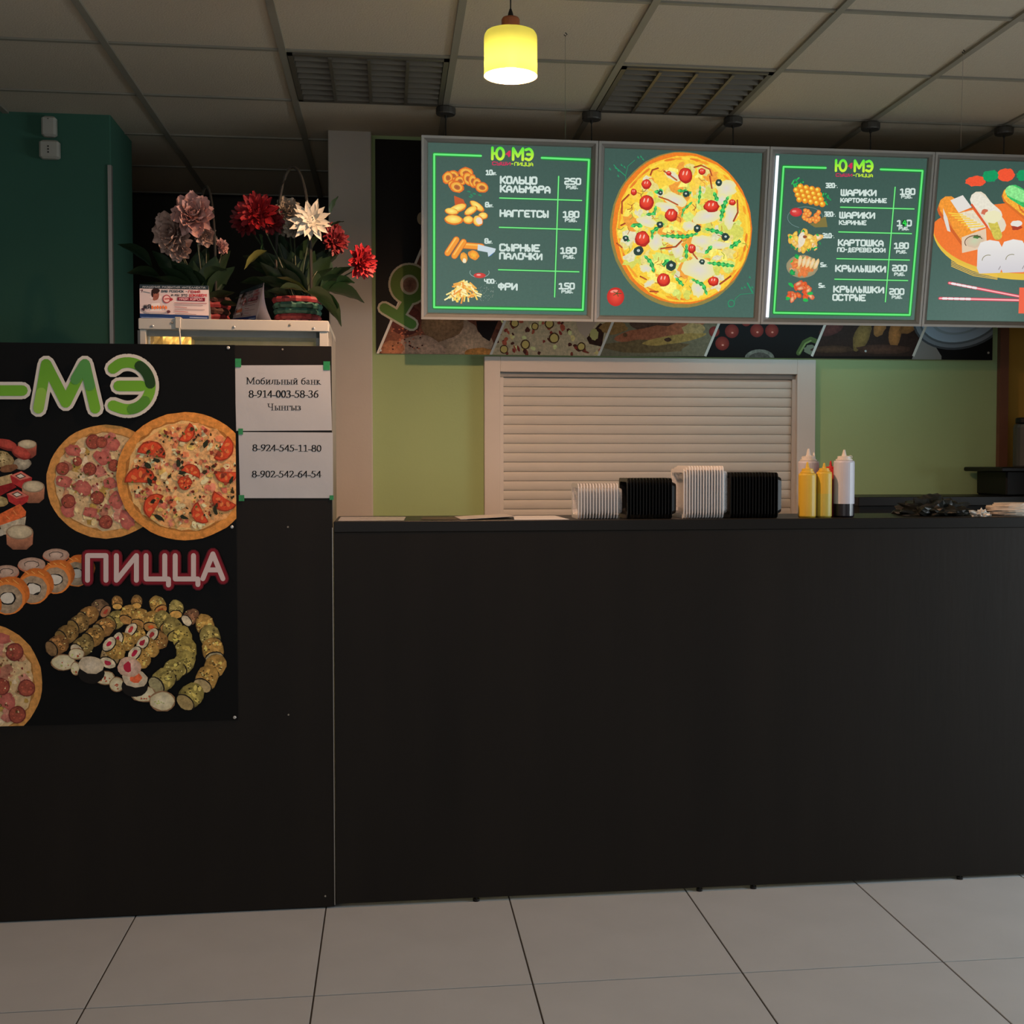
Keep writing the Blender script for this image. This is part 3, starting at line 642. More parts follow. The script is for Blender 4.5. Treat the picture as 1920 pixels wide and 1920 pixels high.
# ================================================================== PAPER NOTES
def note(label, quad, fn_draw, tapes, yo):
    z = [proj_back for proj_back in [at(*p, FY-yo) for p in quad]]
    c = sum(z, Vector())/4; t = thing('paper_note', c, label, 'notice')
    # gently wavy sheet
    n = 8; vs = []; fs = []
    for lay in (0, .0004):
        for j in range(n+1):
            for i in range(n+1):
                a = z[0].lerp(z[1], i/n); b = z[3].lerp(z[2], i/n); p = a.lerp(b, j/n); p = p.copy(); p.y += lay+.0004*math.sin(i*1.3)*math.sin(j*1.1+1)
                vs.append(p)
    N_ = (n+1)**2
    for j in range(n):
        for i in range(n):
            q = (j*(n+1)+i, (j+1)*(n+1)+i, (j+1)*(n+1)+i+1, j*(n+1)+i+1); fs.append(q); fs.append(tuple(N_+k for k in q[::-1]))
    MB().add(vs, fs).build('sheet', M_PAPER, t, smooth=True)
    x0, x1, z1, z0 = z[0].x, z[2].x, max(z[0].z, z[1].z), min(z[2].z, z[3].z)
    for args in fn_draw:
        cv = sheet_canvas(x0-.02, x1+.02, z0-.02, z1+.02, FY-yo-.0005, 1); view(cv, 420, 640, .18753); cv.serif(*args)
        cv.build('lettering', M_PRINT, t, loc=Vector((x0-.02, FY-yo-.0005, z1+.02))-c)
    for (a, b, c2, d) in tapes:
        p, q = at(420+a*.18753, 640+b*.18753, FY-yo-.001), at(420+c2*.18753, 640+d*.18753, FY-yo-.001)
        MB().box((p.x, p.y-.0003, q.z), (q.x, p.y, p.z)).build('tape', M_TAPE, t)
INK = (22, 20, 20)
d1 = (('Мобильный банк', 222, 972, 360, 428, INK, False, .005), ('8-914-003-58-36', 246, 946, 490, 562, (14, 12, 12), True), ('Чынгыз', 434, 774, 622, 690, INK))
d2 = (('8-924-545-11-80', 284, 976, 1030, 1096, (14, 12, 12), True, .01), ('8-902-542-64-54', 278, 974, 1294, 1360, (14, 12, 12), True))
note('white paper note reading Мобильный банк, upper of two on the dark panel', [(440, 685), (619, 684.5), (622.5, 807), (443, 808)], d1, ((103, 172, 172, 258), (994, 200, 1060, 288)), .0026)
note('white paper note with two phone numbers, lower of two on the dark panel', [(447, 810), (624, 811), (624.5, 934), (450, 934)], d2, ((143, 872, 190, 932), (148, 1537, 203, 1597), (1055, 1540, 1096, 1585)), .003)

# ================================================================== BACKLIT MENU BOARDS
BW = .727; BY, BZ = 4.97, 2.766; TILT = math.atan2(.12, .722); BH = .736
GREEN, GLOW, WHT, BGC = (98, 232, 118), (28, 120, 52), (206, 222, 214), (66, 92, 84)
def local(mb, name, m, t):
    o = mb.build(name, m, None, org=(0, 0, 0)); o.parent = t; o.location = (0, 0, 0); return o
def board(i, label, quad, draw, Z, tube=None):
    x = .139+BW*i; t = thing('menu_light_box', (x, BY, BZ), label, 'menu board'); t.rotation_euler = (TILT, 0, 0)
    a, b, w_, h_ = .010, .027, BW-.003, BH
    def ring(mb, o0, y0, o1, y1):
        P = [(o0, y0, -o0), (w_-o0, y0, -o0), (w_-o0, y0, -h_+o0), (o0, y0, -h_+o0), (o1, y1, -o1), (w_-o1, y1, -o1), (w_-o1, y1, -h_+o1), (o1, y1, -h_+o1)]
        mb.add(P, [(k, k+4, (k+1) % 4+4, (k+1) % 4) for k in range(4)])
    m = MB(); ring(m, 0, 0, a, 0); ring(m, 0, .06, 0, 0); ring(m, a, 0, a, .004); local(m, 'outer_frame', M_ALU, t)
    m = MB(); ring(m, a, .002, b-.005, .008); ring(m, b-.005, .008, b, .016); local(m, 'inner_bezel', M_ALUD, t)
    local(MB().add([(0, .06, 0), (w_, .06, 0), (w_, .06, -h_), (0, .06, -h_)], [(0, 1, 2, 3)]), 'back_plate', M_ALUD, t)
    W_, H_ = w_-2*b, h_-2*b
    hm = homography(quad, [(0, 0), (W_, 0), (W_, H_), (0, H_)])
    cv = Canvas(hm, W_, H_, 1); cv.lit = True; view(cv, *Z)
    q = [((p[0]-Z[0])/Z[2], (p[1]-Z[1])/Z[2]) for p in quad]; c = (sum(p[0] for p in q)/4, sum(p[1] for p in q)/4)
    cv.poly([(c[0]+(p[0]-c[0])*1.02, c[1]+(p[1]-c[1])*1.02) for p in q], BGC, .12, grad=((58, 84, 76), (72, 102, 92), q[0][1], q[2][1]))
    draw(cv)
    cv.build('backlit_print', M_LIT, t, loc=(b, .0155, -b))
    if tube:
        p, r = [cv.fn(*k) for k in tube]
        local(MB().tube([(b+p[0], .010, -b-p[1]), (b+r[0], .010, -b-r[1])], .0062, 10), 'light_tube', mat('lit_tube', (.8, .8, .8), emit=(.80, .82, .98), estr=1.15), t)
    return t
LB = 17
def logo(cv, x0, x1, y0, y1, ya, yb):
    k = (x1-x0)/400; h = y1-y0; g = ((60, 226, 60), (206, 240, 60), y0, y1)
    P = [[(0, .02), (0, .98)], [(0, .5), (38, .5)], [(p[0], p[1]) for p in arc(76, .5, 36, .48, 0, 360, 18)],
         [(205, .98), (205, .02), (252, .7), (300, .02), (300, .98)], [(330, .12)]+arc(352, .5, 44, .48, -80, 80, 12)+[(330, .88)], [(345, .5), (392, .5)]]
    cv.strokes([[(x0+8+px_*k*.97, y0+h*(.08+.84*py)+.02*px_*k) for px_, py in s_] for s_ in P], 26*k, (120, 230, 60), grad=g)
    m = (y0+y1)/2; cv.poly([(x0+130*k, m+10), (x0+165*k, m-26), (x0+182*k, m-28), (x0+182*k, m+22), (x0+165*k, m+38), (x0+150*k, m+14)], (206, 40, 84))
    cv.text('СУШИ', x0+6, x0+.46*(x1-x0), ya, yb-4, (206, 34, 84), .24, .02); cv.text('-ПИЦЦА', x0+.47*(x1-x0), x1, ya+2, yb, (196, 232, 50), .22, .02)
def frameline(cv, P):
    cv.line(P, 40, GLOW, cap=False); cv.line(P, 19, GREEN)
def rules(cv, L):
    for a, b in L: cv.line([a, b], 24, (36, 110, 60), cap=False)
    for a, b in L: cv.line([a, b], 11, (120, 236, 134))
def price(cv, t, x0, x1, y0, y1, u0, u1, v0, v1):
    cv.text(t, x0, x1, y0, y1, WHT, LB/100+.085, .0); cv.text('РУБ.', u0, u1, v0, v1, WHT, .27)
def blob(cv, x, y, rx, ry, rot, c, e, irr=.08, n=14): cv.disc(x, y, rx, ry, c, e, rot=rot, irr=irr, n=n, tex=.35)
def draw1(cv):
    frameline(cv, [(625, 257), (165, 245), (172, 1742), (1650, 1755), (1685, 288), (1220, 272)])
    logo(cv, 728, 1138, 165, 300, 312, 350)
    rules(cv, (((1390, 450), (1368, 1630)), ((812, 664), (1620, 682)), ((812, 950), (1615, 967)), ((808, 1366), (1605, 1380))))
    for t, x0, x1, y0, y1 in (('КОЛЬЦО', 815, 1178, 452, 525), ('КАЛЬМАРА', 815, 1310, 538, 608), ('НАГГЕТСЫ', 815, 1295, 778, 846), ('СЫРНЫЕ', 815, 1215, 1112, 1182), ('ПАЛОЧКИ', 815, 1240, 1196, 1262), ('ФРИ', 806, 998, 1496, 1566)):
        cv.text(t, x0, x1, y0, y1, WHT, .265, .014)
    for q in (('250', 1448, 1610, 466, 530, 1465, 1590, 540, 572), ('180', 1438, 1598, 786, 850, 1458, 1585, 858, 892), ('180', 1418, 1578, 1140, 1204, 1445, 1570, 1218, 1252), ('150', 1408, 1565, 1490, 1552, 1435, 1558, 1560, 1592)): price(cv, *q)
    for a, b, x0, xm, x1, y0, y1 in (('10', 'ШТ.', 675, 738, 782, 392, 442), ('8', 'ШТ.', 670, 706, 752, 705, 755), ('8', 'ШТ.', 668, 704, 748, 1060, 1110), ('400', 'Г.', 668, 764, 797, 1458, 1502)):
        cv.text(a, x0, xm, y0, y1, WHT, .27); cv.text(b, xm, x1, y1-26, y1, WHT, .27)
    O, OD, Y1, Y2 = (238, 150, 60), (216, 100, 30), (246, 206, 96), (236, 160, 50)
    for x, y, rx, ry, ro in ((478, 425, 76, 56, 10), (350, 450, 62, 50, 0), (300, 470, 54, 64, 10), (420, 500, 60, 46, 20), (500, 480, 52, 70, -20), (545, 500, 44, 68, -10), (585, 520, 44, 50, 0), (635, 562, 68, 52, 10), (350, 540, 56, 40, 30), (388, 560, 72, 56, 20)):
        blob(cv, x, y, rx, ry, ro, O, OD); cv.disc(x, y, rx*.8, ry*.8, Y1, Y2, rot=ro, irr=.05, n=14); cv.disc(x+3, y+3, rx*.48, ry*.44, (150, 84, 44), (196, 104, 44), rot=ro, irr=.08, n=10)
    for x, y in ((510, 605), (535, 640), (560, 625), (520, 655), (615, 638)): cv.disc(x, y, 18, 8, (40, 130, 92), rot=x % 50, irr=.3, n=7)
    cv.poly([(362, 645), (455, 682), (480, 745), (372, 740)], (196, 84, 36))
    for x, y, rx, ry, ro in ((400, 770, 96, 40, -20), (590, 745, 85, 34, 35), (530, 790, 72, 38, -30), (340, 800, 70, 34, 10), (650, 840, 48, 36, 0), (360, 880, 92, 50, 5), (505, 880, 54, 42, 0), (600, 890, 56, 52, 60)):
        blob(cv, x, y, rx, ry, ro, (236, 150, 44), (220, 110, 30), .05); cv.disc(x-2, y-4, rx*.88, ry*.82, (250, 236, 130), (244, 190, 70), rot=ro, irr=.06, n=14)
    cv.disc(612, 890, 36, 30, (236, 216, 196), rot=60, irr=.08)
    for x, y, L_, ro in ((540, 1135, 130, 4), (345, 1140, 105, -57), (415, 1165, 108, -57)):
        a = math.radians(ro); P = [(x-L_*math.cos(a)*.75, y-L_*math.sin(a)*.75), (x+L_*math.cos(a)*.75, y+L_*math.sin(a)*.75)]
        cv.line(P, 64, (216, 104, 30)); cv.line(P, 52, (240, 152, 50)); cv.line([(P[0][0]-6, P[0][1]-12), (P[1][0]-6, P[1][1]-12)], 14, (250, 190, 90))
    blob(cv, 560, 1225, 58, 44, 30, (246, 190, 60), (230, 130, 40)); blob(cv, 465, 1250, 36, 54, -10, (246, 180, 70), (236, 150, 50)); cv.disc(470, 1280, 18, 24, (240, 226, 190), irr=.1)
    cv.poly([(602, 1118), (780, 1160), (770, 1190), (706, 1240), (698, 1196), (598, 1178)], (200, 214, 220)); cv.poly([(705, 1240), (770, 1190), (730, 1230)], (60, 120, 190))
    cv.line(arc(620, 1395, 96, 50, -20, 200, 14), 5, (150, 176, 170)); cv.disc(622, 1424, 60, 26, (216, 76, 64), (196, 50, 50)); cv.disc(612, 1418, 22, 8, (240, 170, 160))
    for k in range(95):
        t = cv.r.random(); a = (cv.r.random()-.5)*2.6; L_ = 60+70*cv.r.random(); bx = 470+(cv.r.random()-.5)*300*(.25+.8*t); by = 1470+t*150
        c = cv.r.choice([(248, 226, 140), (246, 206, 96), (240, 176, 80), (250, 236, 170), (236, 150, 60)])
        cv.line([(bx, by), (bx+math.sin(a)*L_, by+abs(math.cos(a))*L_*.75)], 15, c, cap=False)
    for k in range(50): cv.disc(700+(cv.r.random()-.6)*150, 1600+(cv.r.random()-.5)*160, 3.5, 3, (150, 160, 150), n=5)
def draw3(cv):
    frameline(cv, [(683, 250), (228, 238), (152, 1752), (1618, 1765), (1715, 280), (1268, 265)])
    logo(cv, 783, 1188, 158, 292, 306, 342)
    rules(cv, (((1428, 447), (1353, 1630)), ((848, 653), (1635, 670)), ((835, 908), (1615, 924)), ((820, 1185), (1600, 1196)), ((803, 1398), (1587, 1408))))
    for t, x0, x1, y0, y1 in (('ШАРИКИ', 848, 1230, 470, 536), ('КАРТОФЕЛЬНЫЕ', 846, 1342, 558, 604), ('ШАРИКИ', 838, 1220, 702, 768), ('КУРИНЫЕ', 836, 1130, 788, 834), ('КАРТОШКА', 830, 1318, 986, 1052), ('ПО-ДЕРЕВЕНСКИ', 823, 1340, 1068, 1114), ('КРЫЛЫШКИ', 806, 1350, 1252, 1320), ('КРЫЛЫШКИ', 790, 1336, 1468, 1536), ('ОСТРЫЕ', 783, 1140, 1554, 1620)):
        cv.text(t, x0, x1, y0, y1, WHT, .265, .01)
    for q in (('180', 1482, 1642, 460, 525, 1495, 1620, 530, 562), ('180', 1432, 1588, 1016, 1080, 1455, 1577, 1095, 1128), ('200', 1418, 1576, 1248, 1312, 1440, 1562, 1326, 1360), ('200', 1394, 1552, 1491, 1555, 1420, 1540, 1565, 1597)): price(cv, *q)
    cv.text('1', 1456, 1515, 783, 847, WHT, .26); cv.text('0', 1556, 1614, 783, 847, WHT, .26); cv.text('РУБ.', 1476, 1594, 855, 888, WHT, .27)
    cv.disc(1538, 815, 28, 36, (12, 70, 34), irr=.1); cv.strokes([[(1540, 790), (1522, 818), (1560, 824)], [(1550, 800), (1546, 842)]], 11, (50, 226, 80))
    for a, b, x0, xm, x1, y0, y1 in (('320', 'Г.', 686, 780, 818, 405, 455), ('320', 'Г.', 676, 768, 803, 700, 750), ('310', 'Г.', 664, 756, 793, 922, 972), ('5', 'ШТ.', 645, 676, 720, 1226, 1272), ('5', 'ШТ.', 630, 662, 706, 1440, 1488)):
        cv.text(a, x0, xm, y0, y1, WHT, .27); cv.text(b, xm, x1, y1-26, y1, WHT, .27)
    for k in range(40):
        x, y = (330+cv.r.random()*110, 370+cv.r.random()*70) if k < 20 else (640+cv.r.random()*70, 500+cv.r.random()*110)
        cv.line([(x, y), (x+(cv.r.random()-.5)*70, y+(cv.r.random()-.4)*60)], 14, cv.r.choice([(30, 150, 80), (50, 190, 90), (24, 110, 66)]))
    for k, (x, y) in enumerate([(350+62*i+18*j, 430+48*j+12*i) for j in range(4) for i in range(5) if not (j == 0 and i in (0,))]):
        cv.disc(x, y, 34, 32, (244, 190, 50), (222, 118, 30), n=14)
        cv.disc(x-7, y-8, 15, 13, (250, 220, 90), n=9)
    cv.line(arc(470, 760, 190, 110, 110, 420, 22), 4, (120, 150, 148)); cv.disc(370, 706, 66, 46, (226, 84, 72), (196, 40, 50), n=18); cv.disc(350, 696, 24, 12, (238, 140, 130))
    cv.poly([(520, 830), (690, 745), (712, 858), (580, 862)], (128, 116, 62))
    for k in range(24):
        x, y = 535+(cv.r.random()-.5)*170, 745+(cv.r.random()-.5)*120; cv.disc(x, y, 24, 22, (248, 196, 90), (230, 110, 44), n=10, irr=.1)
    def heap(cx, cy, rx, ry, n, cols, r0, r1, edge, leaf=0):
        for k in range(n):
            a = cv.r.random()*2*PI; d = math.sqrt(cv.r.random()); r = r0+(r1-r0)*cv.r.random(); c = cv.r.choice(cols)
            blob(cv, cx+rx*d*math.cos(a), cy+ry*d*math.sin(a), r, r*.55, cv.r.random()*180, c, edge, .15, 10)
        for k in range(leaf):
            a = cv.r.random()*2*PI; cv.disc(cx+rx*1.05*math.cos(a), cy+ry*1.05*math.sin(a), 20, 9, cv.r.choice([(50, 190, 80), (40, 140, 80)]), rot=cv.r.random()*180, irr=.3, n=7)
    heap(470, 1000, 160, 95, 34, [(248, 230, 110), (246, 210, 90), (240, 226, 196), (250, 240, 150)], 36, 66, (228, 170, 60), 16); cv.disc(435, 990, 38, 80, (232, 220, 196), rot=8, irr=.08, tex=.2); cv.disc(470, 960, 22, 16, (150, 84, 50), irr=.2)
    cv.disc(447, 1268, 172, 120, (196, 170, 110), (150, 140, 110), n=26, irr=.02); heap(440, 1265, 125, 80, 26, [(244, 216, 160), (240, 190, 100), (232, 210, 180), (240, 130, 70)], 30, 58, (214, 120, 60), 4)
    for x, y in ((395, 1168), (575, 1238), (340, 1335)): cv.disc(x, y, 36, 24, (40, 190, 90), (30, 140, 70), rot=x % 70, irr=.3, n=9)
    for k in range(5): cv.disc(420+k*45, 1210+k*8, 22, 60, (232, 218, 186), (236, 190, 120), rot=10+k*4, irr=.1, n=10)
    for k in range(30):
        t = cv.r.random(); x = 445+(cv.r.random()-.5)*340*(.2+.8*t); y = 1430+t*180; blob(cv, x, y, 40, 24, cv.r.random()*180, cv.r.choice([(244, 130, 60), (240, 100, 50), (246, 170, 100), (244, 200, 150)]), (208, 74, 36), .15, 10)
    for x, y in ((540, 1550), (490, 1615), (300, 1600), (330, 1460)): cv.disc(x, y, 30, 18, (40, 180, 80), rot=x % 60, irr=.3, n=8)
def rocket(cv, P, wd, c=(40, 190, 84)):
    """toothed salad leaf along a path"""
    Q = []
    for (x0, y0), (x1, y1) in zip(P, P[1:]):
        n = max(2, int(math.dist((x0, y0), (x1, y1))/22)); Q += [(x0+(x1-x0)*k/n, y0+(y1-y0)*k/n) for k in range(n)]
    Q.append(P[-1]); n = len(Q); up_, dn = [], []
    for k, (x, y) in enumerate(Q):
        a, b = Q[max(k-1, 0)], Q[min(k+1, n-1)]; d = math.dist(a, b) or 1; nx, ny = -(b[1]-a[1])/d, (b[0]-a[0])/d
        w_ = wd*.85*math.sin(PI*(k+.35)/(n+.2))**.6*(1.2 if k % 2 else .55); up_.append((x+nx*w_, y+ny*w_)); dn.append((x-nx*w_, y-ny*w_))
    for k in range(n-1): cv.poly([up_[k], up_[k+1], dn[k+1], dn[k]], c if k % 3 else (60, 206, 96)); cv.z -= cv.STEP
    cv.up(); cv.line(Q, 4, (120, 226, 130))
def draw2(cv):
    cx, cy, rx, ry = 915, 936, 725, 785
    cv.disc(cx, cy, rx, ry, (186, 150, 70), (140, 126, 66), n=60, irr=.004, tex=.2); cv.disc(cx+12, cy-14, rx*.985, ry*.97, (240, 190, 60), (236, 124, 34), n=60, irr=.006, tex=.2)
    cv.disc(cx+26, cy-6, rx*.945, ry*.94, (250, 228, 90), (248, 200, 56), n=60, irr=.012, tex=.3)
    for k in range(46):
        a = k*.1366; x, y = cx+22+rx*.9*math.cos(a), cy-8+ry*.9*math.sin(a); cv.disc(x, y, 60, 13, cv.r.choice([(244, 160, 44), (250, 216, 70), (232, 130, 40)]), rot=math.degrees(a)+90, irr=.3, n=9)
    scatter(cv, cx+20, cy+10, rx*.84, ry*.84, 260, 22, 85, [(250, 238, 120), (246, 226, 96), (232, 216, 130), (248, 206, 80), (216, 230, 120), (240, 160, 60), (226, 220, 180), (214, 214, 96)], irr=.4, tex=.3, nn=11)
    for k in range(70):
        a = cv.r.random()*6.28; d = math.sqrt(cv.r.random())*.86; x, y = cx+20+rx*d*math.cos(a), cy+ry*d*math.sin(a); t = cv.r.random()*3
        cv.line([(x, y), (x+40*math.cos(t), y+40*math.sin(t)), (x+70*math.cos(t+.5), y+70*math.sin(t+.5))], 7, cv.r.choice([(196, 130, 50), (226, 150, 60), (150, 160, 60), (170, 100, 50)]))
    for x, y, a, b, ro in ((830, 400, 90, 40, 30), (1380, 520, 110, 90, 0), (860, 640, 120, 60, 20), (1190, 800, 150, 70, -10), (1420, 800, 60, 120, 10), (560, 860, 110, 50, 10), (1130, 1050, 110, 60, 0), (660, 1060, 70, 80, 30), (1100, 1340, 170, 110, 15), (880, 1150, 60, 80, 0), (780, 720, 120, 50, 20), (820, 1050, 110, 40, 15), (1300, 1090, 120, 40, 0), (560, 1330, 70, 40, 0), (590, 1480, 60, 30, -30), (1090, 1530, 60, 80, 0), (1000, 900, 70, 50, 0), (1330, 640, 60, 60, 0)):
        cv.disc(x, y, a, b, (222, 214, 206), (232, 226, 160), rot=ro, irr=.2, n=16)
    for P in ([(600, 390), (620, 340), (680, 320)], [(310, 780), (310, 660), (380, 590)], [(1050, 310), (1120, 290), (1210, 330), (1230, 390)], [(1490, 640), (1495, 760), (1450, 850)], [(690, 610), (780, 640), (880, 690)], [(1040, 1180), (1080, 1230)], [(260, 1080), (310, 1120)], [(500, 1410), (560, 1440)], [(710, 1130), (860, 1110), (920, 1050)], [(1310, 1480), (1420, 1400)], [(1210, 400), (1230, 520)], [(740, 350), (800, 390), (870, 440)], [(340, 880), (300, 900)], [(600, 1560), (680, 1560)]):
        cv.line(P, 15, (150, 66, 30)); cv.line([(x+6, y+5) for x, y in P], 7, (206, 96, 50))
    for P, wd in (([(640, 560), (700, 560), (715, 530)], 26), ([(880, 545), (960, 555), (1020, 570)], 24), ([(1110, 490), (1110, 560), (1095, 680)], 17), ([(1250, 560), (1290, 650)], 26), ([(1400, 600), (1350, 700), (1320, 850)], 30), ([(660, 700), (640, 780), (560, 790)], 22), ([(700, 1000), (830, 1005), (960, 1010), (1090, 975)], 26), ([(1160, 930), (1260, 950), (1350, 980)], 26), ([(1410, 1120), (1470, 1080), (1520, 1045)], 30), ([(540, 1200), (610, 1270), (640, 1370)], 26), ([(790, 1240), (730, 1300)], 32), ([(970, 1080), (970, 1230)], 22), ([(1180, 1270), (1300, 1280), (1460, 1300)], 26), ([(1020, 1430), (1140, 1490), (1180, 1590)], 24), ([(860, 1420), (940, 1500)], 24), ([(400, 910), (460, 890), (520, 910)], 26), ([(620, 1040), (620, 960), (740, 880)], 24), ([(1160, 1180), (1230, 1100)], 24), ([(350, 1000), (380, 1060)], 22), ([(920, 820), (940, 740), (1030, 660)], 16)):
        rocket(cv, P, wd, (36, 150, 70))
    for x, y, r in ((965, 580, 34), (705, 570, 26), (1080, 925, 40), (1370, 1010, 40), (480, 1155, 50), (815, 1300, 52), (1130, 1260, 30), (700, 890, 34), (350, 1030, 30), (1300, 465, 36)):
        cv.disc(x, y, r, r, (30, 52, 48), (46, 70, 60), irr=.15, n=12); cv.disc(x, y-4, r*.35, r*.3, (190, 200, 190), n=8)
    for x, y, a, b in ((960, 390, 72, 82), (560, 665, 74, 78), (815, 790, 66, 66), (1225, 700, 80, 60), (520, 1030, 76, 78), (1025, 1125, 40, 46), (735, 1440, 70, 68), (1245, 1450, 56, 48), (560, 480, 52, 50), (430, 560, 32, 34), (1130, 350, 38, 34), (1440, 660, 36, 30), (790, 370, 26, 22)):
        cv.disc(x, y+4, a, b, (206, 46, 34), (170, 40, 30), irr=.07, n=16); cv.disc(x-3, y-5, a*.82, b*.78, (238, 84, 58), (214, 50, 36), irr=.06, n=14)
        for k in (-.3, .2): cv.disc(x+a*k, y-b*.25, a*.1, b*.3, (250, 190, 170), rot=15, n=8)
    cv.disc(248, 1615, 88, 94, (236, 76, 58), (190, 40, 34), n=22, irr=.01); cv.disc(232, 1560, 40, 14, (246, 140, 124), rot=-10)
    for k in range(5): a = k*1.256; cv.line([(262, 1582), (262+44*math.cos(a), 1582+30*math.sin(a))], 7, (40, 84, 40))
    HB = (40, 146, 100)
    cv.line([(350, 450), (345, 400), (370, 300), (440, 240)], 5, HB); cv.line([(345, 400), (250, 320), (225, 290)], 9, HB)
    for x, y in ((240, 310), (265, 335), (300, 280), (330, 300), (265, 390), (470, 200), (500, 195), (520, 220), (180, 320)): cv.line([(x, y), (x+14, y+22), (x-4, y+10)], 6, HB)
    cv.line([(1650, 1570), (1520, 1580), (1470, 1620), (1455, 1660)], 5, HB); cv.line([(1640, 1560), (1590, 1470)], 14, HB); cv.line(arc(1425, 1672, 32, 34, 0, 360, 12), 8, HB)
    for x, y in ((1530, 1510), (1560, 1500), (1610, 1400), (1635, 1500), (1400, 1690)): cv.line([(x, y), (x+12, y+18), (x-6, y+12)], 6, HB)
def draw4(cv):
    OR = (238, 118, 44)
    def plate(x, y, rx, rt, rb): return [(x+rx*math.cos(math.radians(a)), y+(rb if a < 180 else rt)*math.sin(math.radians(a))) for a in range(0, 360, 6)]
    cv.poly(plate(870, 1010, 765, 175, 425), (226, 186, 60)); cv.poly(plate(870, 990, 765, 170, 395), OR, .15)
    for k in range(5): cv.line([(250, 1260+k*12), (420, 1340+k*12), (600, 1385+k*9)], 5, (236, 190, 70))
    for x, y, a, b, c in ((430, 645, 78, 42, (238, 84, 50)), (545, 605, 62, 46, (20, 150, 92)), (665, 600, 66, 50, (238, 84, 50)), (800, 610, 60, 44, (20, 150, 92))): cv.disc(x, y, a, b, c, irr=.12, n=22, tex=.2)
    # salmon-and-rice logs running from back left to front right
    for x, y, L_, wd, c in ((860, 830, 260, 150, (230, 150, 50)), (1010, 900, 300, 150, (230, 150, 50))):
        cv.line([(x-L_*.6, y-60), (x+L_*.3, y+150)], wd, (214, 110, 40)); cv.line([(x-L_*.6, y-70), (x+L_*.3, y+130)], wd*.9, (244, 172, 56), tex=.6)
    cv.line([(720, 740), (960, 900)], 120, (60, 190, 100), tex=.7); cv.line([(700, 730), (800, 780)], 90, (140, 226, 140), tex=.6)
    cv.line([(200, 860), (390, 1130)], 130, (206, 96, 36)); cv.line([(220, 830), (400, 1090)], 150, (240, 150, 50), tex=.4)
    cv.poly([(235, 790), (330, 752), (400, 850), (300, 890)], (226, 220, 212)); cv.poly([(300, 895), (410, 870), (510, 1010), (400, 1040)], (228, 216, 190), .3)
    for k in range(7): cv.line([(225+k*24, 890+k*20), (330+k*27, 905+k*16)], 9, (246, 206, 70))
    cv.poly([(180, 850), (215, 930), (240, 1040), (215, 1030), (185, 930)], (222, 216, 206)); cv.line([(220, 940), (250, 1000)], 6, (220, 120, 60))
    cv.line([(450, 790), (600, 1000)], 130, (226, 214, 190)); cv.line([(440, 790), (580, 920)], 110, (230, 224, 206), tex=.2); cv.disc(500, 890, 26, 22, (206, 110, 80), irr=.2); cv.line([(400, 830), (520, 1010)], 16, (220, 90, 50))
    cv.line([(560, 970), (600, 1080)], 70, (206, 190, 80), tex=.5); cv.disc(560, 930, 70, 50, (234, 228, 186), irr=.1)
    cv.poly([(325, 1085), (510, 1020), (520, 1170), (330, 1208)], (226, 200, 170)); cv.disc(425, 1115, 72, 52, (196, 206, 170), (214, 186, 160), rot=-15, irr=.1); cv.disc(440, 1085, 30, 14, (70, 120, 60), irr=.3); cv.line(arc(420, 1125, 70, 50, 150, 330, 12), 6, (90, 60, 40))
    for x in (540, 720, 900, 1080):
        cv.poly([(x-92, 1180), (x-70, 1130), (x, 1112), (x+70, 1126), (x+92, 1170), (x+96, 1330), (x+80, 1372), (x-78, 1372), (x-96, 1330)], (216, 210, 206), 0, grad=((232, 228, 222), (206, 202, 206), 1112, 1372))
        cv.line(arc(x-10, 1270, 46, 40, 180, 290, 8), 5, (130, 124, 80)); cv.line([(x+70, 1345), (x+84, 1320)], 6, (150, 140, 140))
    cv.disc(745, 1020, 40, 22, (170, 60, 40), irr=.2); cv.disc(745, 990, 44, 24, (230, 224, 214), irr=.1)
    RD = (232, 74, 96)
    for P in ([(235, 1438), (793, 1565), (1300, 1680)], [(165, 1555), (793, 1590), (1300, 1620)]):
        cv.line(P, 22, (216, 50, 80)); cv.line(P, 10, (250, 180, 180)); a, b = P[0], P[1]
        for k in range(5): t = .04+k*.07; cv.line([(a[0]+(b[0]-a[0])*t, a[1]+(b[1]-a[1])*t), (a[0]+(b[0]-a[0])*(t+.045), a[1]+(b[1]-a[1])*(t+.045))], 17, (236, 226, 226))
    cv.poly([(768, 1490), (1330, 1520), (1330, 1720), (762, 1690)], (236, 96, 62))
qx = [[(800, 265.5), (1108.6, 273), (1105.5, 588), (801, 586)], [(1135, 272.5), (1438, 281), (1419.5, 589.5), (1127, 587.5)], [(1455, 279), (1751, 288.5), (1734, 591), (1442, 589)]]
def quad_of(i):
    b = .027; x0 = .139+BW*i+b; x1 = .139+BW*(i+1)-.003-b; c, s_ = math.cos(TILT), math.sin(TILT)
    P = lambda x, v: proj((x, BY+v*s_+.0155*c, BZ-v*c+.0155*s_))
    return [P(x0, b), P(x1, b), P(x1, BH-b), P(x0, BH-b)]
q4 = quad_of(3); q4[0] = (1766, 290); q4[3] = (1746.5, 592)
board(0, 'backlit menu board starting with Кольцо кальмара, leftmost of the row', qx[0], draw1, (780, 240, .19273))
board(1, 'backlit board with a big round pizza picture', qx[1], draw2, (1110, 250, .1875))
board(2, 'backlit menu board starting with Шарики картофельные, white tube on its left', qx[2], draw3, (1430, 260, .18229), tube=((158, 125), (75, 1800)))
board(3, 'backlit board with sushi and chopsticks, rightmost of the row', q4, draw4, (1730, 180, .23958))
which = ['leftmost', 'second from the left', 'middle one', 'second from the right', 'rightmost']
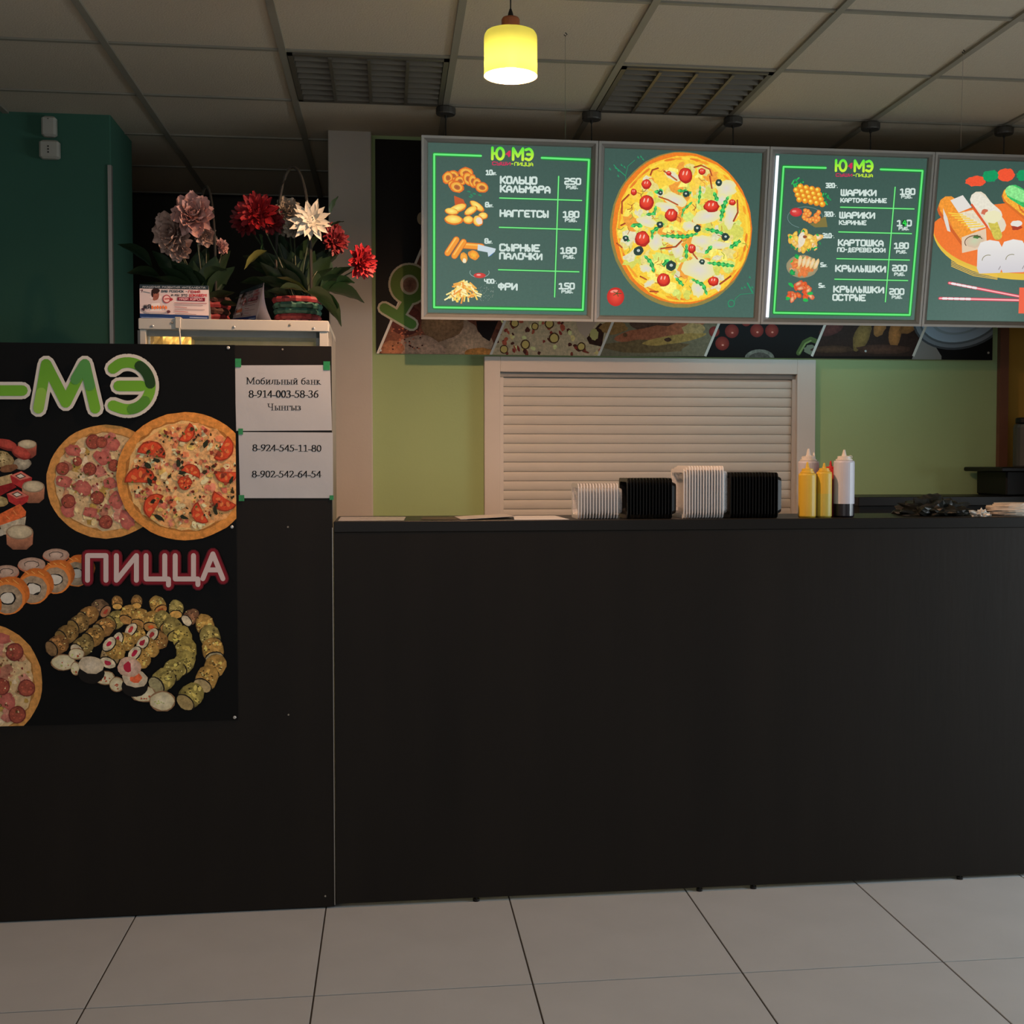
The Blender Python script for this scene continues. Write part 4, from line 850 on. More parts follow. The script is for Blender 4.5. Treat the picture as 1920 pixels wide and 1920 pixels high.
for k in range(5):
    x = .238+.6*k; t = thing('ceiling_mount', (x, 4.994, H-.004), 'round grey ceiling mount holding the menu boards, '+which[k]+' of five', 'ceiling mount', None)
    MB().lathe([(.03, 0), (.038, -.002), (.04, -.006), (.04, -.026), (.037, -.031), (.006, -.032)], 20, (x, 4.994, H-.004)).build('canopy', M_DISC, t)
    MB().tube([(x, 4.994, H-.034), (x, 4.994, BZ-.004)], .0025, 6).build('suspension_rod', M_WIRE, t)
    MB().lathe([(.005, 0), (.005, -.012), (.003, -.016)], 8, (x, 4.994, H-.034)).build('nipple', M_WIRE, t)
for (x, y, px_, py_, lb) in ((.596, 4.085, 1060, 262, 'thin steel stay wire right of the pendant lamp'), (2.001, 4.081, 1801, 284, 'thin steel stay wire at the far right by the sushi board')):
    e = at(px_, py_, BY+.02); t = thing('stay_wire', (x, y, H), lb, 'wire')
    MB().tube([(x, y, H-.012), e], .0011, 5).build('wire', M_STEELW, t); MB().tube([(x, y, H-.002), (x+.006, y, H-.008), (x, y, H-.014), (x-.005, y, H-.009)], .0016, 5).build('hook', M_WIRE, t)
# ================================================================== BANNER ON THE BACK WALL
bx0, bx1 = at(704, 400, WY-.01).x, at(1861, 650, WY-.01).x; bz0, bz1 = at(708, 662, WY-.01).z-.002, H-.012
ban = thing('wall_banner', ((bx0+bx1)/2, WY-.008, bz0), 'long dark food banner on the back wall behind the menu boards', 'banner')
MB().bbox((bx0, WY-.0085, bz0), (bx1, WY-.001, bz1), .001).build('backing_board', M_BLK, ban)
cv = sheet_canvas(bx0, bx1, bz0, bz1, WY-.0087, 2.0)
cv.poly([(650, 200), (1900, 200), (1900, 720), (650, 720)], (16, 12, 9))
def para(x0, x1, y0, y1, c, tex=.3, sl=.42): cv.poly([(x0, y1), (x0+(y1-y0)*sl, y0), (x1+(y1-y0)*sl, y0), (x1, y1)], c, tex)
YT, YB = 470, 668
def clipx(y, x): return x+(YB-y)*.42
# photo strips, left to right
para(707, 916, YT, YB, (84, 46, 32), .6)
for x, y, rx, ry, ro, c in ((770, 640, 50, 40, 20, (118, 68, 48)), (800, 655, 60, 26, 0, (160, 126, 104)), (735, 655, 22, 16, 0, (150, 96, 66)), (855, 625, 48, 34, 30, (156, 124, 100)), (880, 650, 46, 26, -20, (172, 138, 110)), (830, 600, 40, 40, 40, (132, 96, 66)), (760, 600, 30, 30, 0, (90, 40, 30)), (900, 662, 30, 10, 0, (190, 120, 60))):
    cv.disc(x, y, rx, ry, c, tuple(int(v*.8) for v in c), rot=ro, irr=.08, tex=.7)
cv.poly([(893, 602), (934, 602), (918, 640), (905, 632), (895, 618)], (22, 14, 11))
for k in range(40): cv.disc(735+60*cv.r.random(), 615+40*cv.r.random(), 2, 1.6, cv.r.choice([(60, 26, 20), (150, 80, 56)]), n=5)
para(920, 1122, YT, YB, (158, 138, 108), .5)
for k in range(70):
    x, y = 925+215*cv.r.random(), 600+65*cv.r.random(); cv.disc(x, y, 2+5*cv.r.random(), 2+3*cv.r.random(), cv.r.choice([(70, 34, 26), (146, 70, 50), (110, 50, 36), (196, 160, 104), (120, 44, 36), (206, 176, 120)]), rot=x % 90, irr=.3, n=8, tex=.5)
for x, y, r in ((985, 646, 9), (1039, 634, 10), (1112, 625, 8), (965, 606, 8), (1030, 607, 9), (945, 655, 8), (1003, 612, 7), (1090, 650, 8)):
    cv.disc(x, y, r, r*1.05, (66, 42, 24), n=14, irr=.04); cv.disc(x, y, r*.76, r*.8, (170, 146, 84), n=12, irr=.06)
cv.poly([(1080, 602), (1120, 602), (1100, 634), (1085, 622)], (150, 128, 110)); cv.poly([(1100, 634), (1125, 606), (1135, 610), (1128, 650), (1105, 645)], (46, 26, 18), .8); cv.disc(1114, 627, 8, 11, (150, 140, 86), irr=.1)
para(1122, 1322, YT, YB, (98, 90, 70), .4)
for x, y, rx, ry, ro, c in ((1240, 612, 60, 14, 3, (74, 52, 40)), (1220, 626, 70, 13, -8, (130, 76, 52)), (1285, 612, 40, 12, -14, (140, 82, 54)), (1300, 618, 22, 12, 0, (150, 124, 80)), (1150, 615, 26, 12, 0, (120, 88, 50)), (1210, 650, 80, 12, 0, (92, 74, 48)), (1265, 636, 60, 8, -8, (140, 112, 60)), (1252, 637, 7, 4, 0, (60, 40, 28)), (1172, 628, 4, 4, 0, (80, 56, 36))):
    cv.disc(x, y, rx, ry, c, rot=ro, irr=.12, tex=.6)
para(1322, 1520, YT, YB, (17, 14, 13), 0)
for x, y, r in ((1339, 622, 10), (1354, 644, 13), (1372, 621, 13), (1399, 603, 9), (1419, 620, 12.5), (1447, 620, 12.5)):
    cv.disc(x, y, r, r, (128, 54, 42), (94, 30, 26), n=18); cv.disc(x+1, y+3, r*.18, r*.14, (190, 120, 104), n=7)
cv.disc(1424, 672, 28, 17, (96, 94, 84), n=20, tex=.8); cv.disc(1424, 675, 22, 14, (66, 62, 56), n=20, tex=.9)
cv.line([(1497, 662), (1508, 642), (1520, 636), (1530, 640)], 9, (66, 80, 42)); cv.line([(1499, 662), (1510, 644), (1520, 639)], 3, (104, 120, 70)); cv.disc(1520, 656, 13, 9, (96, 100, 82), irr=.15)
para(1522, 1712, YT, YB, (40, 26, 20), .5)
for x, y, rx, ry, ro, c in ((1560, 615, 26, 12, -25, (84, 46, 40)), (1616, 630, 14, 30, 25, (120, 94, 50)), (1650, 612, 11, 20, 20, (150, 100, 54)), (1678, 625, 12, 26, 5, (152, 98, 52)), (1705, 612, 20, 11, -30, (134, 88, 48)), (1655, 655, 50, 9, 0, (74, 48, 36)), (1560, 655, 40, 7, 0, (70, 48, 34))):
    cv.disc(x, y, rx, ry, c, tuple(int(v*.75) for v in c), rot=ro, irr=.08, tex=.5)
cv.poly([(1712, 700), (1712+83, YT), (1920, YT), (1920, 700)], (13, 12, 12)); cv.poly([(1712, 667), (1734, 618), (1765, 668), (1764, 700), (1700, 700)], (112, 106, 100))
for rx, ry, c in ((92, 62, (60, 62, 64)), (88, 58, (104, 108, 112)), (80, 52, (78, 82, 84)), (76, 48, (132, 144, 154)), (58, 34, (120, 130, 136)), (52, 30, (140, 150, 160))): cv.disc(1802, 592, rx, ry, c, rot=-14, n=40)
for x in (706, 919, 1122, 1322, 1522, 1712): cv.line([(clipx(YB, x), YB), (clipx(YT-40, x), YT-40)], 4.6, (176, 168, 156), cap=False)
cv.line([(clipx(450, 706), 450), (805, 400)], 4.6, (170, 160, 150), cap=False)
# big leaning letter
view(cv, 690, 240, .23437)
U = [[(130, 1440), (350, 1570)], [(250, 1500), (330, 1370)], arc(330, 1250, 112, 116, 0, 360, 30)]
cv.strokes(U, 112, (150, 138, 116)); cv.strokes(U, 78, (84, 106, 42), grad=((74, 84, 28), (70, 100, 44), 1100, 1600))
cv.disc(332, 1255, 74, 80, (150, 138, 116), n=24); cv.disc(335, 1255, 56, 62, (78, 44, 34), (120, 84, 64), n=22, tex=.6)
cv.disc(425, 725, 32, 50, (120, 106, 84), n=20)
cv.build('banner_print', M_PRINT, ban, loc=Vector((bx0, WY-.0087, bz1))-ban.location)
for p in ((713, 657), (1623, 658.5), (1853, 661.5)): screw_at(at(*p, WY-.0088-Canvas.STEP*3), .006, ban)

# ================================================================== ROLLER SHUTTER
a, b = at(908, 668, WY-.05), at(1530, 669, WY-.05); zt = a.z; ia, ib = at(938, 697, WY-.05), at(1495, 699, WY-.05)
rs = thing('roller_shutter', ((a.x+b.x)/2, WY-.02, 1.1), 'closed cream roller shutter in a white frame above the counter', 'shutter')
zb_ = 1.10
MB().bbox((a.x, WY-.05, zb_), (ia.x, WY, zt), .002).build('side_frame', M_SHUTF, rs)
MB().bbox((ib.x, WY-.05, zb_), (b.x, WY, zt), .002).build('side_frame', M_SHUTF, rs)
MB().bbox((ia.x, WY-.05, ia.z), (ib.x, WY, zt), .002).build('top_frame', M_SHUTF, rs)
MB().box((ia.x, WY-.004, zb_), (ib.x, WY-.001, ia.z)).build('dark_backing', M_LOUVB, rs)
MB().bbox((ia.x, WY-.028, ia.z-.022), (ib.x, WY-.004, ia.z), .002).build('head_shadow_strip', M_ALUD, rs)  # dark strip standing in for the shadow under the top frame
for s_ in (0, 1):
    x = ia.x if s_ == 0 else ib.x-.016; MB().box((x, WY-.03, zb_), (x+.016, WY-.014, ia.z-.022)).build('guide_rail', M_SHUTF, rs)
pitch = .0427; n_ = int((ia.z-.022-zb_)/pitch)+1; sm = None
for k in range(n_):
    zz = ia.z-.022-pitch*(k+1)
    if sm is None:
        prof = [(0, .0008), (-.0022, .004), (-.0040, .012), (-.0046, .0215), (-.0040, .031), (-.0022, .039), (0, .0419), (.004, .0419), (.004, .0008)]
        L_ = (ib.x-ia.x-.034)/2; vs = [(s2*L_, y, z) for s2 in (-1, 1) for y, z in prof]; m_ = len(prof)
        o = MB().add(vs, [(i, (i+1) % m_, (i+1) % m_+m_, i+m_) for i in range(m_)]+[tuple(range(m_-1, -1, -1)), tuple(range(m_, 2*m_))]).build('slat', M_SHUT, rs, org=(0, 0, 0)); sm = o.data
    else: o = bpy.data.objects.new('slat', sm); sc.collection.objects.link(o); o.parent = rs
    o.location = Vector(((ia.x+ib.x)/2, WY-.012, zz))-rs.location
# ================================================================== BACK WORKTOP (right)
p = at(1610, 932, 5.1); q = at(1868, 932, 5.1)
bc = thing('back_worktop', (2.6, 5.3, 0), 'dark back worktop under the green wall, right of the shutter', 'worktop')
bz = p.z
MB().bbox((p.x, 5.1, bz-.04), (3.41, WY-.035, bz), .002).build('worktop_board', M_LAMTOP, bc)
MB().bbox((p.x+.01, 5.12, .1), (3.4, WY-.035, bz-.04), .002).build('cabinet_body', M_LAM, bc)
MB().box((p.x+.03, 5.15, 0), (3.38, WY-.05, .1)).build('plinth', M_BLK, bc)
p = at(1863, 880, 5.0)
ap = thing('dark_appliance', (p.x+.3, 5.3, bz), 'dark appliance with a projecting lid on the back worktop at the right edge', 'appliance')
hb = at(1887, 900, 5.16).x
MB().bbox((hb, 5.16, bz+.001), (hb+.5, 5.44, p.z-.008), .006).build('body', M_BLK, ap)
MB().bbox((hb-.055, 5.10, p.z-.012), (hb+.53, 5.46, p.z+.008), .004).build('lid', M_BLK, ap)
p = at(1912, 870, 5.2)
cn = thing('tall_jar', (p.x+.05, 5.25, ap.location.z), 'dull grey cylindrical jar on the dark appliance at the right edge', 'jar')
jb = at(1863, 880, 5.0).z+.008; cn.location.z = jb
MB().lathe([(.052, 0), (.055, .006), (.055, .18), (.05, .195), (.03, .2)], 20, (p.x+.055, 5.25, jb)).build('body', M_DISC, cn)
MB().lathe([(.044, .2), (.046, .203), (.046, .222), (.04, .226)], 20, (p.x+.055, 5.25, jb)).build('cap', M_BLK, cn)

# ================================================================== PENDANT LAMP
LY = 3.62; c = at(957.5, 143, LY); R_ = 49.5*LY/F; zb = c.z; zt2 = at(957, 57, LY).z
lamp = thing('pendant_lamp', (c.x, LY, H), 'yellow glass pendant lamp, lit, hanging at the top of the picture', 'lamp')
hh = zt2-zb
sh = bpy.data.materials.new('yellow_glass_shade'); sh.use_nodes = True; N = sh.node_tree.nodes; L = sh.node_tree.links; N.clear()
out = N.new('ShaderNodeOutputMaterial'); tr = N.new('ShaderNodeBsdfTranslucent'); df = N.new('ShaderNodeBsdfDiffuse'); gl = N.new('ShaderNodeBsdfGlossy'); m1 = N.new('ShaderNodeMixShader'); m2 = N.new('ShaderNodeMixShader')
nz = N.new('ShaderNodeTexNoise'); nz.inputs['Scale'].default_value = 12; mr = N.new('ShaderNodeMapRange'); mr.inputs[3].default_value = .96; mr.inputs[4].default_value = 1.04; sv = N.new('ShaderNodeVectorMath'); sv.operation = 'SCALE'
SHC = (.0068, .0100, .0022)
sv.inputs[0].default_value = SHC; L.new(nz.outputs[0], mr.inputs[0]); L.new(mr.outputs[0], sv.inputs['Scale']); L.new(sv.outputs[0], tr.inputs[0])
df.inputs[0].default_value = (.5, .42, .12, 1); gl.inputs['Roughness'].default_value = .2
m1.inputs[0].default_value = .35; m2.inputs[0].default_value = .04; L.new(tr.outputs[0], m1.inputs[1]); L.new(df.outputs[0], m1.inputs[2]); L.new(m1.outputs[0], m2.inputs[1]); L.new(gl.outputs[0], m2.inputs[2]); L.new(m2.outputs[0], out.inputs[0])
prof = [(R_, 0), (R_, hh*.82), (R_*.985, hh*.88), (R_*.93, hh*.94), (R_*.8, hh*.965), (R_*.5, hh*.975), (.012, hh*.98)]
MB().lathe(prof, 48, (c.x, LY, zb), cap=False).build('shade', sh, lamp, smooth=True)
z1 = zb+hh*.96
MB().lathe([(.027, 0), (.027, .036), (.024, .041), (.01, .043)], 24, (c.x, LY, z1)).build('socket_cap', mat('copper_wood', (.3, .085, .03), .5, nscale=30, namt=.2), lamp, smooth=False)
MB().lathe([(.010, .042), (.007, .056), (.003, .068)], 12, (c.x, LY, z1)).build('cord_grip', M_WIRE, lamp)
MB().tube([(c.x, LY, z1+.055), (c.x, LY, H-.02)], .0022, 6).build('cord', M_WIRE, lamp)
MB().lathe([(.008, -.014), (.02, -.010), (.022, -.001)], 20, (c.x, LY, H-.002)).build('ceiling_rose', M_WIRE, lamp)
bl = mat('lit_bulb', (1, .9, .75), .5, emit=(1, .56, .32), estr=6600)
MB().lathe([(.002, -.022), (.007, -.019), (.012, -.012), (.0155, 0), (.017, .010), (.0165, .022), (.012, .034)], 20, (c.x, LY, zb+.026)).build('bulb', bl, lamp, smooth=True)
MB().lathe([(.012, .034), (.013, .04), (.013, .075), (.02, .078)], 18, (c.x, LY, zb+.026)).build('lamp_holder', M_CAPW, lamp, smooth=True)


# ================================================================== DISPLAY CABINET BEHIND THE PARTITION
cy = 4.05; ca, cb_ = at(259, 597, cy), at(616, 601, cy); CTZ = (ca.z+cb_.z)/2
def solve_back(x, pxl):
    y = cy
    while proj((x, y, 1.9))[0] < pxl and y < 5.2: y += .01
    return y
cd = min(solve_back(cb_.x, 629), 4.62)
cab = thing('display_cabinet', ((ca.x+cb_.x)/2, cy+.2, 0), 'white metal framed display cabinet with flowers on top, behind the left panel', 'cabinet')
bh = 20*cy/F
MB().bbox((ca.x, cy, CTZ-bh), (cb_.x, cy+.03, CTZ), .002).build('top_rail', M_WMETAL, cab)
for x0, x1 in ((ca.x+.004, ca.x+.022), (cb_.x-.03, cb_.x-.002)):
    MB().bbox((x0, cy+.004, 0), (x1, cy+.03, CTZ-bh), .001).build('corner_post', M_WMETAL, cab)
    MB().box((x0 if x0 < -1 else x0-.012, cy+.03, 0), (x1+.012 if x0 < -1 else x1, cy+.045, CTZ-bh)).build('post_lining', M_ALUD, cab)
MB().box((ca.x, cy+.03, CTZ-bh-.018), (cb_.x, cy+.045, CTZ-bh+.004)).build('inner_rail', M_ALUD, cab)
MB().bbox((ca.x, cy+.03, CTZ-.02), (cb_.x, cd, CTZ), .002).build('top_panel', M_WMETAL, cab)
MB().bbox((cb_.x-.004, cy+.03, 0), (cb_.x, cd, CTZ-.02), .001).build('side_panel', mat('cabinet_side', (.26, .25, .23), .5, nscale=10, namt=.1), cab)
MB().bbox((ca.x, cy+.03, 0), (ca.x+.004, cd, CTZ-.02), .001).build('side_panel', M_WMETAL, cab)
MB().box((ca.x+.005, cd-.01, 0), (cb_.x-.005, cd, CTZ-.02)).build('back_panel', mat('olive_panel', (.36, .34, .12), .6, nscale=5, namt=.15), cab)
MB().box((ca.x+.02, cy+.02, .1), (cb_.x-.03, cy+.024, CTZ-bh)).build('glass_pane', M_GLASS, cab)
MB().bbox((ca.x+.01, cy+.05, 1.62), (cb_.x-.01, cd-.02, 1.64), .002).build('shelf', M_WMETAL, cab)
for p_ in ((286, 611), (323, 605), (439, 613), (544, 609), (588, 615)): screw_at(at(*p_, cy-.0003), .0042, cab, M_TBAR if p_[0] in (323, 544) else M_SCREW)
gx0, gx1 = at(276, 640, cy+.12).x, at(358, 640, cy+.12).x
gb = thing('gold_package', ((gx0+gx1)/2, cy+.2, 1.641), 'gold foil package standing inside the display cabinet', 'package')
m = MB(); nn = 14; rr = random.Random(4)
vs = []; fs = []
for j in range(nn+1):
    for i in range(nn+1): vs.append((gx0+(gx1-gx0)*i/nn, cy+.12+rr.random()*.012, 1.641+.225*j/nn))
for j in range(nn):
    for i in range(nn): fs.append((j*(nn+1)+i, j*(nn+1)+i+1, (j+1)*(nn+1)+i+1, (j+1)*(nn+1)+i))
MB().add(vs, fs).build('crinkled_wrap', mat('gold_foil', (.6, .36, .08), .35, .5, nscale=60, namt=.5), gb)
MB().box((gx0+.002, cy+.133, 1.641), (gx1, cy+.2, 1.862)).build('box_body', mat('gold_foil', (0, 0, 0)), gb)
MB().box((gx0-.001, cy+.118, 1.641), (gx0+.009, cy+.134, 1.868)).build('white_fold', M_PAPER, gb)
cl = bpy.data.lights.new('cabinet_fill', 'AREA'); cl.shape = 'RECTANGLE'; cl.size = .5; cl.size_y = .03; cl.energy = .55; cl.color = (1, .86, .6)  # unseen warm light added to brighten the cabinet interior
clo = bpy.data.objects.new('cabinet_fill_light', cl); sc.collection.objects.link(clo); clo.location = ((ca.x+cb_.x)/2, cy+.09, CTZ-.045); clo.rotation_euler = (.45, 0, 0)
hk = at(334, 599, cy)
cdd = thing('hanging_cord', (hk.x, cy-.005, CTZ), 'white cord clipped over the top rail of the display cabinet', 'cord')
MB().bbox((hk.x-.009, cy-.006, CTZ-.032), (hk.x+.009, cy, CTZ+.004), .002).build('clip', M_CORDW, cdd)
MB().bbox((hk.x-.009, cy-.006, CTZ+.0005), (hk.x+.009, cy+.035, CTZ+.005), .001).build('clip_top', M_CORDW, cdd)
MB().tube([(hk.x+.004, cy-.004, CTZ-.03), (hk.x+.007, cy-.005, CTZ-.07), (hk.x+.013, cy-.005, CTZ-.14), (hk.x+.012, cy-.005, CTZ-.3)], .003, 6).build('cord', M_CORDW, cdd)
# ---- sensors on the turquoise pier
for (x0, y0, x1, y1, lb, nm) in ((76, 216, 104, 255, 'small off-white sensor box high on the turquoise wall, upper of two', 'wall_sensor'), (72, 261, 110, 297, 'small off-white sounder box under the upper sensor on the turquoise wall', 'wall_sounder')):
    p, q = at(x0, y0, 5.27), at(x1, y1, 5.27); t = thing(nm, ((p.x+q.x)/2, 5.31, q.z), lb, 'alarm device')
    MB().bbox((p.x, 5.27, q.z), (q.x, 5.31, p.z), .008).build('housing', M_DEV, t)
    cx_ = (p.x+q.x)/2; 
    if nm == 'wall_sensor': MB().lathe([(.003, 0), (.003, .002)], 8, (cx_, 5.2695, p.z-.014)).build('indicator', M_BLK, t)
    else:
        for k in range(3): MB().box((cx_-.004, 5.268, p.z-.03-k*.012), (cx_+.001, 5.2705, p.z-.024-k*.012)).build('slot', M_BLK, t)
# ================================================================== TENT CARDS
tc_ = thing('tent_card', (0, 0, 0), 'white and blue leaflet card with a portrait, leaning on the cabinet top', 'card')
Yc = cy+.05
qc = [(261.6, 531), (391, 537.8), (390.3, 596.5), (260.4, 593.4)]
P4 = [at(*p, Yc) for p in qc]; zz = CTZ+.0005; x0, x1 = P4[0].x, P4[1].x; ztop = (P4[0].z+P4[1].z)/2
tc_.location = ((x0+x1)/2, Yc, zz)
w_, h_ = x1-x0, ztop-zz
MB().box((x0, Yc, zz), (x1, Yc+.0006, ztop)).build('front_leaf', M_PAPER, tc_)
MB().add([(x0, Yc+.0006, ztop), (x1, Yc+.0006, ztop), (x1, Yc+.06, zz), (x0, Yc+.06, zz), (x0, Yc+.0012, ztop), (x1, Yc+.0012, ztop), (x1, Yc+.061, zz), (x0, Yc+.061, zz)], [(0, 1, 2, 3), (4, 7, 6, 5), (0, 4, 5, 1), (2, 6, 7, 3), (1, 5, 6, 2), (0, 3, 7, 4)]).build('rear_leaf', M_PAPER, tc_)
cv = Canvas(homography([(112, 105), (1355, 170), (1350, 735), (100, 705)], [(0, 0), (w_, 0), (w_, h_), (0, h_)]), w_, h_, 2.2)
def card_art(cv):
    cv.poly([(90, 90), (1380, 150), (1370, 760), (80, 720)], (158, 146, 146))
    cv.poly([(90, 90), (1380, 150), (1380, 240), (90, 172)], (28, 38, 44)); cv.text('АКАДЕМИЯ РАЗВИТИЯ ИНТЕЛЛЕКТА', 165, 1300, 132, 164, (130, 134, 138), .17, .048)
    cv.poly([(90, 600), (1380, 655), (1380, 770), (80, 720)], (24, 44, 84)); cv.line([(130, 664), (860, 696)], 12, (90, 108, 140)); cv.line([(1020, 676), (1320, 690)], 14, (110, 124, 150)); cv.line([(1070, 712), (1270, 722)], 12, (110, 124, 150))
    cv.line([(130, 205), (170, 200), (150, 235)], 12, (60, 30, 34)); cv.line([(180, 230), (300, 256)], 16, (90, 96, 100))
    cv.disc(405, 330, 110, 40, (170, 160, 160)); cv.poly([(330, 430), (480, 430), (520, 560), (290, 560)], (176, 168, 166))
    cv.disc(412, 290, 62, 90, (120, 74, 62), (104, 62, 52)); cv.disc(410, 225, 78, 44, (34, 22, 20), irr=.05); cv.disc(348, 270, 20, 60, (34, 22, 20)); cv.disc(385, 360, 30, 26, (110, 70, 58))
    for x in (388, 436): cv.disc(x, 272, 9, 6, (30, 20, 18))
    cv.line([(398, 322), (428, 322)], 7, (90, 40, 40))
    cv.text('ВАШ РЕБЕНОК -', 515, 985, 212, 254, (20, 44, 52), .2, .04); cv.text('ГЕНИЙ', 1000, 1210, 238, 280, (120, 20, 30), .22, .04)
    cv.text('И МЫ ЭТО', 695, 985, 284, 324, (28, 26, 30), .2, .04); cv.text('ДОКАЖЕМ!', 1012, 1335, 296, 340, (140, 26, 34), .22, .03)
    cv.poly([(808, 340), (1292, 366), (1288, 424), (804, 396)], (84, 12, 28)); cv.text('НАШИ КУРСЫ:', 836, 1262, 350, 388, (176, 140, 146), .18, .05)
    cv.disc(612, 366, 74, 70, (120, 34, 46), n=20); cv.disc(612, 366, 58, 55, (168, 140, 138), n=20); cv.disc(690, 375, 34, 24, (126, 34, 40), irr=.2); cv.line([(580, 366), (650, 362)], 20, (140, 60, 60))
    cv.text('#Я', 175, 322, 452, 530, (26, 26, 34), .2); 
    for k in range(6): cv.disc(345+k*50, 500+6*(k % 2), 20, 30, (190, 92, 50), irr=.15, n=9)
    cv.line([(150, 530), (230, 590), (300, 600), (520, 606), (640, 580)], 24, (120, 118, 122)); cv.disc(170, 530, 32, 26, (52, 36, 46), irr=.2); cv.disc(640, 580, 36, 26, (70, 40, 46), irr=.2)
    for k, (a_, b_) in enumerate(((1320, 436), (1250, 466), (970, 500), (1280, 540), (990, 572), (1130, 612))): cv.line([(755, b_-2), (a_, b_+20)], 9, (120, 70, 74) if k % 2 == 0 else (110, 96, 98))
card_art(cv)
cv.build('card_print', M_CARD, tc_, loc=Vector((x0, Yc-.0002, ztop))-tc_.location)
# second card, seen from its open end
A, B_, C_, D_, E_, F_ = at(495, 530, cy+.07), at(452, 546, cy+.20), at(479, 597, cy+.05), at(433, 596, cy+.17), at(511.5, 598, cy+.09), at(468, 597, cy+.22)
for v in (C_, D_, E_, F_): v.z = zz
t2 = thing('tent_card', (A+E_)/2, 'folded tent card turned sideways, pale inside showing, between the flower baskets', 'card'); t2.location.z = zz
def leaf_sheet(a, b, c_, d, bulge, name, m):
    n = 8; vs = []; fs = []
    nr = (b-a).cross(d-a).normalized()*bulge
    for lay in (0, 1):
        for j in range(n+1):
            t_ = j/n
            for e0, e1 in ((a, d), (b, c_)):
                p_ = e0.lerp(e1, t_)+nr*math.sin(PI*t_); vs.append(p_+nr.normalized()*(.0006*lay))
    for j in range(n):
        fs.append((2*j, 2*j+1, 2*j+3, 2*j+2)); k = 2*(n+1); fs.append((k+2*j, k+2*j+2, k+2*j+3, k+2*j+1))
    return MB().add(vs, fs).build(name, m, t2)
leaf_sheet(A, B_, D_, C_, -.004, 'front_leaf', M_PAPER)
leaf_sheet(B_, A, E_, F_, -.012, 'rear_leaf', mat('lavender_paper', (.5, .49, .6), .7, nscale=9, namt=.03))
# its print: same artwork on the slanted face
nrm = (B_-A).cross(C_-A).normalized(); 
if nrm.y > 0: nrm = -nrm
cv = Canvas(homography([(112, 105), (1355, 170), (1350, 735), (100, 705)], [(0, 0), (w_, 0), (w_, h_), (0, h_)]), w_, h_, 1.1)
card_art(cv)
vs = []
for (u, l_, v) in cv.v:
    s_, t_ = u/w_, -v/h_; p_ = (B_.lerp(A, s_)).lerp(D_.lerp(C_, s_), t_)+nrm*(.0052*math.sin(PI*t_)+.0006-l_*1.0); vs.append(p_-t2.location)
cv.v = [tuple(p_) for p_ in vs]; cv.build('card_print', M_CARD, t2)

# ================================================================== FLOWER BASKETS
def petal_mesh(name, m, wd, cup_, ruf, pointed, seed):
    r_ = random.Random(seed); nu, nv = 5, 5; vs = []; fs = []
    for j in range(nv+1):
        t_ = j/nv; wj = (math.sin(PI*min(1, t_*.85+.08))**.7 if not pointed else math.sin(PI*(t_*.9+.05))**.9)*wd/2
        for i in range(nu+1):
            s_ = i/nu*2-1; z = cup_*(s_*s_)*wj*1.4+cup_*t_*t_*.5+ruf*(r_.random()-.5)*t_
            y = t_-(0 if not pointed else .0)-.08*s_*s_*t_+ruf*.5*(r_.random()-.5)*(t_ > .8)
            vs.append((s_*wj, y, z))
    for j in range(nv):
        for i in range(nu): fs.append((j*(nu+1)+i, j*(nu+1)+i+1, (j+1)*(nu+1)+i+1, (j+1)*(nu+1)+i))
    me = bpy.data.meshes.new(name); me.from_pydata(vs, [], fs); me.materials.append(m)
    for p_ in me.polygons: p_.use_smooth = True
    return me
PM = {}
def flower(parent, c, n, R, m, label, style='peony', seed=1, m2=None):
    r_ = random.Random(seed); n = Vector(n).normalized(); o = MB().lathe([(.1*R, -.15*R), (.28*R, 0), (.2*R, .2*R), (.02*R, .26*R)], 10, (0, 0, 0)).build('flower', m2 or m, None, org=(0, 0, 0))
    q = n.to_track_quat('Z', 'Y'); o.parent = parent; o.location = Vector(c)-parent.location; o.rotation_mode = 'QUATERNION'; o.rotation_quaternion = q; o['label'] = label
    if style == 'peony': rings = ((10, 92, 1.0), (10, 74, .98), (9, 56, .86), (8, 40, .7), (7, 24, .56), (4, 8, .45))
    elif style == 'aster': rings = ((13, 88, 1.0), (12, 72, .9), (9, 52, .66), (6, 30, .4))
    else: rings = ((14, 92, 1.0), (13, 74, .95), (11, 55, .8), (8, 34, .6), (5, 16, .4))
    k = (m.name, style)
    if k not in PM: PM[k] = [petal_mesh('petal', m, {'peony': .68, 'aster': .34, 'carnation': .42}[style], {'peony': .42, 'aster': .12, 'carnation': .2}[style], {'peony': .2, 'aster': .04, 'carnation': .16}[style], style == 'aster', s_) for s_ in (1, 2)]
    for ri, (cnt, th, ln) in enumerate(rings):
        for i in range(cnt):
            p_ = bpy.data.objects.new('petal', PM[k][i % 2]); sc.collection.objects.link(p_); p_.parent = o
            a_ = 2*PI*i/cnt+ri*.7+r_.random()*.25; t_ = math.radians(90-th+(r_.random()-.5)*16)
            p_.rotation_mode = 'QUATERNION'; p_.rotation_quaternion = (Matrix.Rotation(a_, 3, 'Z') @ Matrix.Rotation(t_, 3, 'X')).to_quaternion()
            s_ = R*ln*(.9+.2*r_.random()); p_.scale = (s_, s_, s_)
    return o
